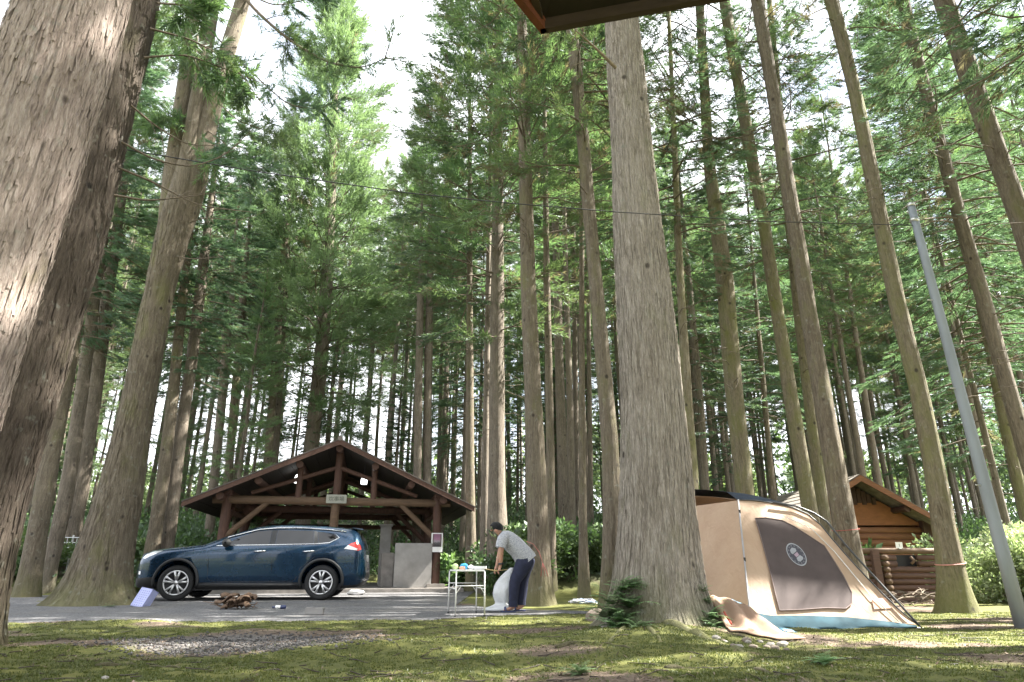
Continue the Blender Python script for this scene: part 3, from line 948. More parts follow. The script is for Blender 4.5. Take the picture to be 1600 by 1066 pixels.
near_tree('cedar_tree', 'straight mottled trunk directly behind the bending person',
          [(45, 808, 824), (250, 810, 831), (450, 813, 838), (640, 819, 848), (780, 822, 856), (880, 824, 862), (943, 824, 866)], 12.3, 25,
          M['bark_brown'], 6, 0.95, 0.4, dz=1.2, nseg=64, nring=200, seed=304, flare=(0.35, 0.28, 5))
near_tree('cedar_tree', 'reddish trunk hugging the left side of the big pale cedar',
          [(60, 885, 905), (230, 902, 922), (400, 916, 938), (500, 925, 948), (640, 936, 962), (760, 942, 972), (880, 940, 975), (955, 935, 978)], 11.0, 26,
          M['bark_brown'], 6, 1.0, 2.2, dz=1.0, nseg=64, nring=200, seed=305, flare=(0.3, 0.3, 5))
F_tree, F_pts = near_tree('cedar_tree', 'big pale grey cedar in the middle, ferns round its foot',
          [(40, 946, 999), (250, 955, 1020), (450, 962, 1049), (560, 966, 1060), (690, 970, 1077), (800, 966, 1088), (880, 960, 1098), (940, 956, 1105), (992, 952, 1110)], F_BASE.y + 0.55, 27,
          M['bark_grey'], None, nseg=220, nring=420, ridge=0.028, flare=(0.36, 0.24, 8), seed=306)
bark_strips(F_tree, M['bark_grey'], 6500, 11.0, 506, (0.15, 0.6), (0.004, 0.014))
bough(F_tree, [(962, 106), (940, 84), (918, 64), (900, 48)], F_BASE.y + 0.15, 0.028, 0.008, 0, F_BASE.y - 0.4, 660, twigs=4, mat='dead_twig', spread=0.35)
near_tree('cedar_tree', 'slim dark trunk half hidden behind the big pale cedar on its right',
          [(300, 1052, 1062), (450, 1057, 1070), (560, 1062, 1078), (690, 1064, 1088), (790, 1072, 1095), (900, 1075, 1102)], 13.0, 24,
          M['bark_mossy'], 7, 0.9, 0.2, dz=1.5, nseg=40, nring=100, seed=307)
near_tree('cedar_tree', 'mossy trunk rising behind the left end of the tent',
          [(0, 1086, 1100), (250, 1098, 1116), (450, 1119, 1150), (560, 1127, 1156), (690, 1140, 1170), (775, 1150, 1180), (900, 1158, 1192)], 14.0, 26,
          M['bark_mossy'], 9, 1.0, 1.4, dz=0.5, nseg=56, nring=150, seed=308)
near_tree('cedar_tree', 'leaning mossy trunk left of the pair in front of the cabin roof',
          [(10, 1124, 1142), (235, 1162, 1182), (328, 1181, 1201), (450, 1198, 1219), (640, 1226, 1251), (795, 1252, 1278), (900, 1268, 1298)], 13.5, 26,
          M['bark_mossy'], 9, 1.0, 2.8, dz=3.0, nseg=56, nring=150, seed=309)
near_tree('cedar_tree', 'thin mossy trunk tucked behind the tall trunk with a red tape by the cabin',
          [(300, 1222, 1238), (450, 1235, 1253), (640, 1256, 1276), (800, 1276, 1297), (900, 1288, 1312)], 14.8, 25,
          M['bark_mossy'], 7, 0.95, 4.2, dz=1.5, nseg=48, nring=120, seed=310)
J_tree, J_pts = near_tree('cedar_tree', 'tall grey brown trunk with a thin red tape before the cabin gable',
          [(0, 1172, 1194), (140, 1197, 1218), (305, 1220, 1246), (497, 1251, 1280), (640, 1272, 1304), (780, 1294, 1332), (880, 1308, 1352), (950, 1315, 1368)], 11.0, 27,
          M['bark_brown'], 9, 1.0, 5.0, dz=3.8, nseg=64, nring=200, seed=311, flare=(0.3, 0.3, 5))
K_tree, K_pts = near_tree('cedar_tree', 'stout trunk with a pink tape round it, right of the log fence',
          [(0, 1288, 1311), (164, 1330, 1352), (328, 1359, 1386), (497, 1391, 1421), (640, 1428, 1460), (760, 1446, 1482), (857, 1460, 1503), (920, 1466, 1515), (957, 1468, 1522)], 10.6, 26,
          M['bark_mossy'], 9, 0.9, 3.6, dz=4.2, nseg=72, nring=220, seed=312, flare=(0.55, 0.32, 5))
near_tree('cedar_tree', 'leaning trunk in the upper right between the pole and the pink taped trunk',
          [(0, 1401, 1421), (117, 1430, 1449), (235, 1461, 1482), (385, 1500, 1524), (500, 1532, 1560), (640, 1570, 1600), (860, 1630, 1664)], 12.5, 25,
          M['bark_far'], 7, 1.0, 0.9, dz=0.3, nseg=48, nring=140, seed=313)
near_tree('cedar_tree', 'thick dark trunk leaving the picture at the upper right edge',
          [(0, 1457, 1492), (140, 1504, 1540), (281, 1555, 1591), (375, 1586, 1624), (600, 1655, 1700), (900, 1745, 1800)], 9.5, 26,
          M['bark_brown'], 9, 1.05, 2.0, dz=0.6, nseg=64, nring=180, seed=314)
near_tree('cedar_tree', 'yellow green mossy trunk beyond the metal pole at the right edge',
          [(330, 1485, 1500), (480, 1525, 1543), (600, 1548, 1568), (700, 1568, 1590), (800, 1590, 1614), (900, 1610, 1637)], 15.0, 24,
          M['bark_mossy'], 7, 0.9, 3.1, dz=-0.5, nseg=40, nring=110, seed=315)
near_tree('cedar_tree', 'sunlit slim trunk close beside the metal pole',
          [(450, 1478, 1486), (640, 1524, 1535), (760, 1552, 1565), (870, 1578, 1593)], 17.0, 22,
          M['bark_far'], 4, 0.9, 3.1, dz=0, nseg=24, nring=80, seed=316)
# mid distance trunks, measured on the photograph: (label, Y, meas, crown kind, scale, rot, dz)
MID = [
 ('dark trunk in the gap beside the thick brown trunk, far left', 15.5, [(560, 92, 122), (700, 66, 98), (880, 30, 70)], 4, 1.0, 0.3, 1.5),
 ('trunk with a bright sunlit strip standing left of the wire mesh fence', 17.0, [(450, 140, 160), (640, 112, 136), (760, 92, 120), (870, 68, 96)], 3, 1.0, 1.3, 1.0),
 ('shaded trunk rising behind the wire mesh fence, left of the forked cedar', 18.0, [(450, 158, 180), (640, 132, 158), (760, 110, 140), (880, 88, 122)], 2, 1.0, 2.3, 2.0),
 ('trunk just right of the forked cedar, above the bonnet of the car', 18.5, [(480, 276, 292), (640, 258, 278), (760, 242, 264), (850, 226, 252)], 3, 1.0, 0.8, 0.5),
 ('dark trunk second to the right of the forked cedar, left of the pavilion', 19.0, [(420, 308, 326), (560, 290, 310), (700, 268, 290), (850, 248, 274)], 4, 1.05, 3.3, 1.0),
 ('broad trunk with a sunlit right flank above the pavilion roof ridge', 27.0, [(300, 508, 526), (450, 500, 520), (560, 490, 514), (700, 474, 498)], 8, 1.02, 4.3, 0.5),
 ('twin stemmed cedar left of the pavilion ridge, brighter stem', 26.0, [(400, 438, 450), (560, 424, 437), (740, 410, 424)], 0, 1.0, 5.3, 1.0),
 ('slim stem close by the twin stemmed cedar left of the pavilion ridge', 26.5, [(420, 442, 452), (600, 432, 443), (740, 422, 434)], 1, 1.0, 0.3, 0.0),
 ('trunk above the left slope of the pavilion roof, lit on one side', 24.0, [(480, 352, 366), (640, 338, 353), (760, 326, 342)], 3, 1.0, 1.9, 1.0),
 ('second trunk above the left slope of the pavilion roof', 25.0, [(480, 372, 385), (640, 358, 372), (760, 348, 363)], 4, 1.0, 2.9, 1.5),
 ('pair of fused pale trunks above the right slope of the pavilion roof', 24.0, [(500, 650, 662), (640, 647, 660), (740, 645, 659), (860, 642, 658)], 0, 1.0, 0.5, 1.5),
 ('pale trunk right against the fused pair above the pavilion roof', 24.3, [(500, 664, 677), (640, 661, 675), (760, 660, 675), (860, 658, 674)], 5, 1.0, 2.5, 0.0),
 ('trunk between the pavilion and the folding table', 19.0, [(560, 728, 740), (700, 727, 741), (800, 728, 743), (890, 727, 746)], 3, 0.95, 1.2, 2.0),
 ('broad yellowish trunk behind the folding table and person', 17.0, [(450, 766, 788), (600, 764, 789), (740, 762, 790), (850, 760, 794), (905, 756, 796)], 2, 0.95, 3.2, 2.0),
 ('brown trunk touching the broad yellowish one behind the table', 17.8, [(560, 756, 766), (740, 752, 764), (890, 748, 764)], 0, 0.95, 4.2, 0.0),
 ('trunk with a lit edge just right of the trunk behind the person', 16.0, [(300, 848, 857), (450, 849, 860), (640, 852, 865), (780, 854, 868), (880, 853, 870)], 5, 0.95, 5.0, 0.0),
 ('brown trunk with a white sunlit edge right of the trunk behind the person', 23.0, [(450, 864, 877), (640, 868, 884), (810, 872, 891)], 5, 1.0, 0.0, 0.0),
 ('pale slender trunk in the gap before the big pale cedar', 25.0, [(450, 893, 901), (640, 895, 904), (800, 897, 906)], 1, 1.0, 1.0, 0.0),
 ('dark slim trunk standing before the right wire mesh fence', 15.4, [(350, 905, 913), (560, 904, 914), (700, 904, 915), (860, 904, 919), (893, 903, 921)], 5, 0.9, 2.0, 0.0),
 ('faint trunk between the slim dark one and the reddish one', 24.0, [(500, 916, 923), (700, 918, 926), (815, 920, 928)], 1, 1.0, 3.0, 0.5),
 ('pale trunk seen right of the big cedar above the tent', 22.0, [(520, 1078, 1090), (650, 1090, 1102), (780, 1096, 1110)], 4, 1.0, 4.0, 2.0),
 ('lit trunk between the mossy trunk and the leaning trunk above the tent', 22.0, [(600, 1188, 1197), (700, 1196, 1206), (780, 1204, 1215)], 3, 1.0, 5.0, 1.0),
 ('half dead slender trunk with a sunlit side above the cabin', 24.0, [(420, 1318, 1326), (540, 1335, 1344), (640, 1350, 1360)], 5, 1.0, 0.7, -2.0),
]
for i, (lab, Y, meas, kind, cs, cr, dz) in enumerate(MID):
    th = 27 if kind not in (3, 4) else 23.5
    pxm = meas[0][1]
    if kind != 8 and pxm < 690: cs = 0.66; th = th * 0.66; dz = dz + 1.8
    if 1070 < pxm < 1400: cs = 0.75; th = th * 0.75
    near_tree('cypress_tree' if kind in (3, 4) else 'cedar_tree', lab, meas, Y, th, M['bark_far'] if i % 3 else M['bark_brown'], kind, cs, cr, dz, nseg=24, nring=70, ridge=0.08, flare=(0.3, 0.3, 4), seed=330 + i)

# the wood on the slope behind, each tree an individual
def forest():
    r = np.random.default_rng(91)
    placed = []
    zones = [('trees standing on the slope behind the pavilion', 'cedar standing far back in the dense wood behind the pavilion', lambda px: 150 < px <= 700),
             ('trees of the shaded wood at far left', 'cedar in the shaded wood at the far left', lambda px: px <= 150),
             ('trees of the wood behind the person', 'cedar far back in the wood behind the bending person', lambda px: 700 < px <= 1050),
             ('trees of the wood behind the tent', 'cedar far back in the wood above the tent and cabin', lambda px: px > 1050)]
    n = 0
    tries = 0
    while n < 255 and tries < 30000:
        tries += 1
        y = 20.5 + 44 * r.random() ** 0.85
        px = r.uniform(-150, 1750)
        x = (px - 800) / F * (y * CP + 4)
        if -8.6 < x < 0.2 and y < 27.2: continue
        if x > 4.5 and y < 23.5: continue
        if 1150 < px < 1420 and y < 38 and r.random() < 0.6: continue
        if 150 < px < 700 and y < 34 and r.random() < 0.7: continue
        if any((x - a) ** 2 + (y - b) ** 2 < (1.6 + 0.016 * y) ** 2 for a, b in placed): continue
        placed.append((x, y)); n += 1
        u = r.random()
        kind = (0, 1, 5, 3, 4, 2)[int(np.searchsorted([0.22, 0.52, 0.82, 0.93, 0.96, 1.0], u))]
        if 200 < px < 820 and y < 34 and r.random() < 0.18: kind = (2, 4, 3)[int(r.integers(3))]
        sc = r.uniform(0.8, 1.0)
        cap = None
        if 150 < px < 700:
            if y < 34: kind = (4, 3, 2)[int(r.integers(3))]; cap = r.uniform(0.3, 0.5)
            else: kind = (5, 1, 5)[int(r.integers(3))]; cap = r.uniform(0.58, 0.74)
        elif px < 330: cap = r.uniform(0.5, 0.8)
        elif px < 480: cap = r.uniform(0.45, 0.62)
        elif px < 580: cap = r.uniform(0.5, 0.7)
        elif px < 660: cap = r.uniform(0.62, 0.85)
        elif 1030 < px < 1120 or 1180 < px < 1400: cap = r.uniform(0.5, 0.78)
        if cap: sc = min(sc, max(0.35, (CAM_H + cap * y - gzf(x, y)) / 28.0))
        for grp, lab, test in zones:
            if test(px):
                lb = lab.replace('cedar', 'cypress') if kind in (3, 4) else lab
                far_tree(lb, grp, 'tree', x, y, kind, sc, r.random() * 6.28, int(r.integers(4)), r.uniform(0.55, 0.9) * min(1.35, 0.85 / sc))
                break
forest()
ry = np.random.default_rng(93)
for i in range(40):
    y = ry.uniform(33, 56); px = -60 + 31 * i + ry.uniform(-14, 14)
    x = (px - 800) / F * (y * CP + 2)
    far_tree('young bushy cypress with low branches filling the gaps deep in the wood', 'young cypresses deep in the wood', 'tree', x, y, (4, 3, 4, 2)[i % 4], ry.uniform(0.36, 0.52), i * 1.9, i % 4, 0.9)

# trees added beyond the right edge of the picture to shade the foreground
for i, (x, y, kind, sc, dz) in enumerate([(6.6, 3.6, 6, 1.0, 0), (9.8, 5.6, 0, 0.95, 0), (14.5, 4.2, 2, 1.0, 0), (10.5, 1.2, 1, 0.9, 0), (8.9, 8.3, 1, 1.0, 0), (11.7, 9.6, 9, 1.0, 0), (7.2, 6.2, 7, 1.0, 0)]):
    far_tree('tall cedar added just beyond the right edge for its shade', 'cedars added beyond the right edge', 'tree', x, y, kind, sc, i * 1.7, i % 4, 1.2)

# trees added behind the viewer for reflections and less frontal skylight
rb = np.random.default_rng(77)
for i in range(14):
    far_tree('cedar added behind the viewpoint to be reflected and dim the skylight', 'cedars added behind the viewpoint', 'tree', -19 + 2.9 * i + rb.uniform(-1, 1), rb.uniform(-17, -6), (0, 1, 2, 5)[i % 4], 0.95, i * 1.3, i % 4, 1.2)

# undergrowth on the slope and the far wood: one mass each
def leaf_cloud(name, label, cat, cen, rad, n, leaf, wid, mat, seed, tint0=0.2, tint1=0.9, kind='stuff', up=0.5):
    r = np.random.default_rng(seed)
    k = len(cen)
    idx = r.integers(0, k, n)
    d = norm(r.normal(size=(n, 3)))
    rr = r.random((n, 1)) ** 0.45
    pos = cen[idx] + d * rr * rad[idx]
    ld = norm(d * 0.6 + r.normal(size=(n, 3)) * 0.6 + np.array([[0, 0, up]]))
    sv = norm(np.cross(ld, r.normal(size=(n, 3)))) * wid * (0.6 + 0.8 * r.random((n, 1)))
    L = leaf * (0.6 + 0.8 * r.random((n, 1)))
    V = np.stack([pos, pos + ld * L * 0.5 + sv, pos + ld * L, pos + ld * L * 0.5 - sv], 1).reshape(-1, 3)
    tb = tint0 + (tint1 - tint0) * r.random(k)
    tint = np.clip(tb[idx] + 0.3 * (r.random(n) - 0.5), 0.13, 1)
    me = fastmesh(name, V, np.arange(4 * n).reshape(-1, 4), mat, False, {'tint': np.repeat(tint, 4)})
    if label is None: return me
    return tag(link(name, me), label, cat, kind=kind)

def wood_masses():
    r = np.random.default_rng(95)
    # low undergrowth
    n = 1900
    y = 17.5 + 42 * r.random(n) ** 1.1
    x = r.uniform(-1.0, 1.0, n) * (y * 0.95)
    ok = (y > bank_y(x) + 0.9)
    ok &= ~((x > 5.0) & (x < 12) & (y < 20))
    x, y = x[ok], y[ok]
    h = (0.25 + 0.55 * r.random(len(x))) * (1 + 0.02 * (y - 20))
    cen = np.stack([x, y, gz(x, y) + h * 0.45], -1)
    rad = np.stack([h * 1.5, h * 1.5, h * 0.8], -1)
    leaf_cloud('undergrowth', 'bright green undergrowth covering the slope between the trunks', 'undergrowth', cen, rad, 150000, 0.17, 0.045, M['shrub'], 96, 0.0, 0.55)
    # the far wood: crowns merging into one mass beyond the last trunks one can tell apart
    n = 420
    y = r.uniform(68, 100, n); x = r.uniform(-1.0, 1.0, n) * y * 1.0
    z = gz(x, y)
    px = 800 + F * x / (y * CP + 6)
    top = np.where((px > 100) & (px < 760), 4.5, np.where((px > 1040) & (px < 1400), 10, 14))
    cen = np.stack([x, y, z + r.uniform(0.5, 1, n) * top * r.random(n) ** 0.6], -1)
    rad = np.stack([2.4 + 0 * x, 2.4 + 0 * x, 2.8 + 0 * x], -1)
    leaf_cloud('far_wood', 'far wood closing the view at the top of the slope', 'wood', cen, rad, 90000, 0.75, 0.16, M['sugi'], 97, 0.25, 0.9)
wood_masses()

# ------------------------------------------------------------------ object materials
M['log_red'] = wood('log_red', (0.095, 0.046, 0.031), (1, 1, 0.12))
M['log_beam'] = wood('log_beam', (0.135, 0.082, 0.048), (0.12, 1, 1))
M['rafter'] = wood('rafter', (0.105, 0.052, 0.035), (1, 0.12, 1))
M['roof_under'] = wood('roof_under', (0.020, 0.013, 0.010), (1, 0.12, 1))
M['roof_sheet'] = plain('roof_sheet', (0.10, 0.085, 0.075), 0.7, var=0.3, scale=3, bump=0.2)
M['concrete'] = plain('concrete', (0.27, 0.26, 0.25), 0.9, var=0.22, scale=2.5, bump=0.25)
M['concrete_dark'] = plain('concrete_dark', (0.20, 0.185, 0.17), 0.9, var=0.3, scale=5, bump=0.3)
M['white'] = plain('white', (0.78, 0.78, 0.77), 0.5, var=0.05)
M['metal'] = plain('metal', (0.62, 0.62, 0.60), 0.35, 0.85, var=0.1)
M['steel_pole'] = plain('steel_pole', (0.22, 0.245, 0.265), 0.6, 0.1, var=0.18, scale=4, coord=(1, 1, 0.2))
M['black'] = plain('black', (0.02, 0.02, 0.022), 0.5)

# ------------------------------------------------------------------ the pavilion
SH_ROT = R(12)
u_ = Vector((math.cos(SH_ROT), math.sin(SH_ROT), 0)); w_ = Vector((-math.sin(SH_ROT), math.cos(SH_ROT), 0))
RP = G(679, 925)
SW = 5.57
SO = RP - u_ * (SW / 2)

def log(name, a, b, r, mat, parent, n=14):
    return MB().tube([a, Vector(a).lerp(Vector(b), 0.5), b], [r, r * 0.97, r * 0.94], n).build(name, mat, parent, smooth=False)

def pavilion():
    o = thing('pavilion', 'open timber cooking pavilion with a gabled roof behind the blue car', 'pavilion', SO, SH_ROT)
    hw, zb = SW / 2, 2.33
    za, ze, a, y0, y1 = 3.84, 2.13, 3.72, -0.55, 6.6
    th = 0.13
    for s in (-1, 1):
        # roof slab with a real thickness
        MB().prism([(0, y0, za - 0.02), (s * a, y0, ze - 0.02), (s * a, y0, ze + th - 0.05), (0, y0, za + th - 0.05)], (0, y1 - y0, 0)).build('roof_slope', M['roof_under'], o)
        MB().prism([(0, y0 - 0.04, za + th - 0.045), (s * (a + 0.05), y0 - 0.04, ze + th - 0.07), (s * (a + 0.05), y0 - 0.04, ze + th - 0.045), (0, y0 - 0.04, za + th - 0.015)], (0, y1 - y0 + 0.08, 0)).build('roof_covering', M['roof_sheet'], o)
        MB().prism([(0, y0 - 0.035, za - 0.05), (s * (a + 0.03), y0 - 0.035, ze - 0.06), (s * (a + 0.03), y0 - 0.035, ze + th - 0.075), (0, y0 - 0.035, za + th - 0.05)], (0, 0.032, 0)).build('barge_board', M['rafter'], o)
        n = 12
        for k in range(n):                      # planks of the ceiling, seen from below at the right eave
            x0 = s * (a * (k + 0.04) / n); x1 = s * (a * (k + 0.96) / n)
            f0, f1 = abs(x0) / a, abs(x1) / a
            z0 = za + (ze - za) * f0 - 0.02; z1 = za + (ze - za) * f1 - 0.02
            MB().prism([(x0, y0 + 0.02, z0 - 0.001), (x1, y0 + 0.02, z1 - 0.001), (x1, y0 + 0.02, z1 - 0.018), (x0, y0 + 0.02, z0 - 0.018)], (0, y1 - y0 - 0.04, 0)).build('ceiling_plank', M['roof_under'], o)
        MB().prism([(0, y1 - 0.8, za - 0.3), (s * 1.3, y1 - 0.8, za - 0.88), (s * 1.3, y1 - 0.8, za - 0.62), (0, y1 - 0.8, za - 0.06)], (0, 0.05, 0)).build('gable_board', M['log_beam'], o)
    MB().tube([(0, y0 - 0.05, za + 0.12), (0, y1 + 0.05, za + 0.12)], 0.07, 8).build('ridge_cap', M['roof_sheet'], o)
    for x in (0, -1.0, 1.0, -2.0, 2.0, -2.9, 2.9):
        z = za + (ze - za) * abs(x) / a - 0.13
        log('purlin', (x, y0 + 0.10, z), (x, y1 - 0.1, z), 0.095, M['log_red'], o)
    for j, y in enumerate((0.0, 3.0, 6.0)):
        bm = M['log_beam'] if j == 0 else M['log_red']
        log('tie_beam', (-hw - 0.35, y, zb), (hw + 0.35, y, zb), 0.11, bm, o)
        for x in (-hw, hw):
            log('post', (x, y, 0.16), (x, y, zb + 0.24), 0.125, M['log_red'], o)
            MB().box((x, y, 0.10), (0.5, 0.5, 0.22)).build('post_footing', M['concrete_dark'], o, bevel=0.015)
            s = -1 if x > 0 else 1
            log('brace', (x + s * 0.05, y, zb - 0.95), (x + s * 1.05, y, zb - 0.03), 0.075, bm, o)
        log('king_post', (0, y, zb), (0, y, za - 0.08), 0.10, M['log_red'], o)
        for x in (-1.0, 1.0):
            log('queen_post', (x, y, zb), (x, y, za + (ze - za) / a - 0.15), 0.085, M['log_red'], o)
        for x in (-1, 1):
            log('strut', (x * 0.08, y, zb + 0.9), (x * 2.2, y, zb + 0.18), 0.06, M['log_red'], o)
    log('post', (0, 0, 0.16), (0, 0, zb), 0.12, M['log_beam'], o)
    MB().box((0, 0, 0.10), (0.5, 0.5, 0.22)).build('post_footing', M['concrete_dark'], o, bevel=0.015)
    for x in (-hw, hw):
        for y in (0.0, 3.0):
            log('brace', (x, y + 0.05, zb - 0.9), (x, y + 1.0, zb - 0.02), 0.07, M['log_red'], o)
        log('plate_beam', (x, y0 + 0.3, zb + 0.19), (x, y1 - 0.3, zb + 0.19), 0.1, M['log_red'], o)
        log('lower_rail', (x, 0, zb - 0.28), (x, 6.0, zb - 0.28), 0.07, M['log_red'], o)
    log('lower_rail', (-hw, 6.0, zb - 0.35), (hw, 6.0, zb - 0.35), 0.08, M['log_red'], o)
    return o
pavilion()
def loc2w(x, y, z=0): return SO + u_ * x + w_ * y + Vector((0, 0, z))

b = MB().box((0, 3.1, 0.035), (7.0, 7.4, 0.15)).build('concrete_floor', M['concrete_dark'], None, bevel=0.02)
b.location = SO; b.rotation_euler = (0, 0, SH_ROT); tag(b, 'low concrete floor slab under the pavilion', 'floor', kind='structure')

def concrete_things():
    p = RP + u_ * -0.62 + w_ * -0.1
    q = thing('concrete_counter', 'pale concrete cooking counter end wall under the pavilion', 'counter', (p.x, p.y, 0.11), SH_ROT)
    MB().box((0, 0, 0.57), (1.0, 0.16, 1.14)).build('end_wall', M['concrete'], q, bevel=0.012)
    MB().box((0, 1.45, 0.55), (0.96, 2.7, 0.12)).build('worktop', M['concrete'], q, bevel=0.012)
    MB().box((0, 2.85, 0.45), (1.0, 0.14, 0.9)).build('rear_wall', M['concrete'], q, bevel=0.012)
    p2 = loc2w(1.5, 0.55, 0.11)
    MB_ = MB().box((0, 0, 0.45), (0.34, 0.5, 0.9)).build('concrete_block_stove', M['concrete_dark'], None, bevel=0.015)
    MB_.location = p2; MB_.rotation_euler = (0, 0, SH_ROT)
    tag(MB_, 'narrow dark concrete stove block left of the pale counter wall', 'stove')
    p3 = loc2w(1.45, 2.2, 0.11)
    ch = MB().box((0, 0, 0.85), (0.32, 0.32, 1.7)).box((0, 0, 1.73), (0.40, 0.40, 0.06)).build('chimney_pillar', M['concrete'], None, bevel=0.012)
    ch.location = p3; ch.rotation_euler = (0, 0, SH_ROT)
    tag(ch, 'square concrete chimney pillar inside the pavilion', 'chimney')
concrete_things()

def lamps():
    t = NT('glowing_opal_glass')
    m = t.finish((0.8, 0.8, 0.78), 0.4, Emission_Color=(1, 1, 0.97, 1), Emission_Strength=0.9)  # emission put in to make the two bright spots under the gable
    for px, py, lab in ((465, 748, 'glowing white lamp shape hanging under the left half of the pavilion gable'),
                        (569, 750, 'glowing white lamp shape hanging under the right half of the pavilion gable')):
        p = P(px, py, SO.y + 0.45)
        q = thing('pendant_lamp', lab, 'lamp', p, 0, 'lamps under the pavilion roof')
        MB().lathe([(0.02, 0.12), (0.05, 0.1), (0.09, 0.0), (0.085, -0.12), (0.02, -0.13)], 14, Matrix.Rotation(R(90), 4, 'X')).build('shade', m, q, True)
        MB().tube([(0, 0, 0.1), (0, 0, 0.45)], 0.008, 6).build('cord', M['black'], q)
lamps()

def text_part(name, s, size, mat, parent, loc, rot, ext=0.002):
    cu = bpy.data.curves.new(name, 'FONT')
    cu.body = s; cu.size = size; cu.align_x = 'CENTER'; cu.align_y = 'CENTER'; cu.extrude = ext
    o = link(name, cu, None)
    dg = bpy.context.evaluated_depsgraph_get()
    me = bpy.data.meshes.new_from_object(o.evaluated_get(dg))
    bpy.data.objects.remove(o)
    me.materials.clear(); me.materials.append(mat)
    n = link(name, me, parent); n.location = loc; n.rotation_euler = rot
    return n

sg = thing('name_board', 'small grey wooden name board on the middle of the pavilion beam', 'sign', loc2w(0.02, -0.15, 2.38), SH_ROT)
M['board'] = wood('board', (0.36, 0.36, 0.31), (0.1, 1, 1), 30, var=0.2)
MB().box((0, 0, 0), (0.54, 0.04, 0.23)).build('board', M['board'], sg, bevel=0.006)
M['ink'] = plain('ink', (0.10, 0.11, 0.09), 0.8)
text_part('lettering', '炊事場', 0.14, M['ink'], sg, (0, -0.023, -0.005), (R(90), 0, 0))

def poster():
    p = RP + w_ * -0.16
    q = thing('poster', 'laminated poster with a pinkish picture on the right pavilion post', 'poster', (p.x, p.y, 0.65 + 0.62), SH_ROT)
    MB().box((0, 0, 0), (0.31, 0.012, 0.50)).build('sheet', M['white'], q)
    t = NT('poster_print')
    g = t.t.nodes.new('ShaderNodeSeparateXYZ')
    t.t.links.new(t.coord('Generated'), g.inputs[0])
    nz = t.noise(t.coord('Generated', (4, 1, 3)), 2.2, 4)
    hz = t.math('ADD', g.outputs['Z'], t.math('MULTIPLY', t.math('SUBTRACT', nz, 0.5), 0.5))
    col = t.ramp(hz, [(0.12, (0.035, 0.03, 0.035)), (0.30, (0.09, 0.085, 0.09)), (0.42, (0.30, 0.27, 0.30)), (0.62, (0.30, 0.14, 0.22)), (0.85, (0.22, 0.10, 0.17))])
    ex = t.math('ABSOLUTE', t.math('SUBTRACT', g.outputs['X'], 0.5))
    col = t.mix(t.ramp(ex, [(0.28, 0.0), (0.42, 0.85)]), col, (0.10, 0.075, 0.07))
    MB().box((0, -0.0075, 0.055), (0.245, 0.003, 0.34)).build('picture', t.finish(col, 0.4), q)
poster()

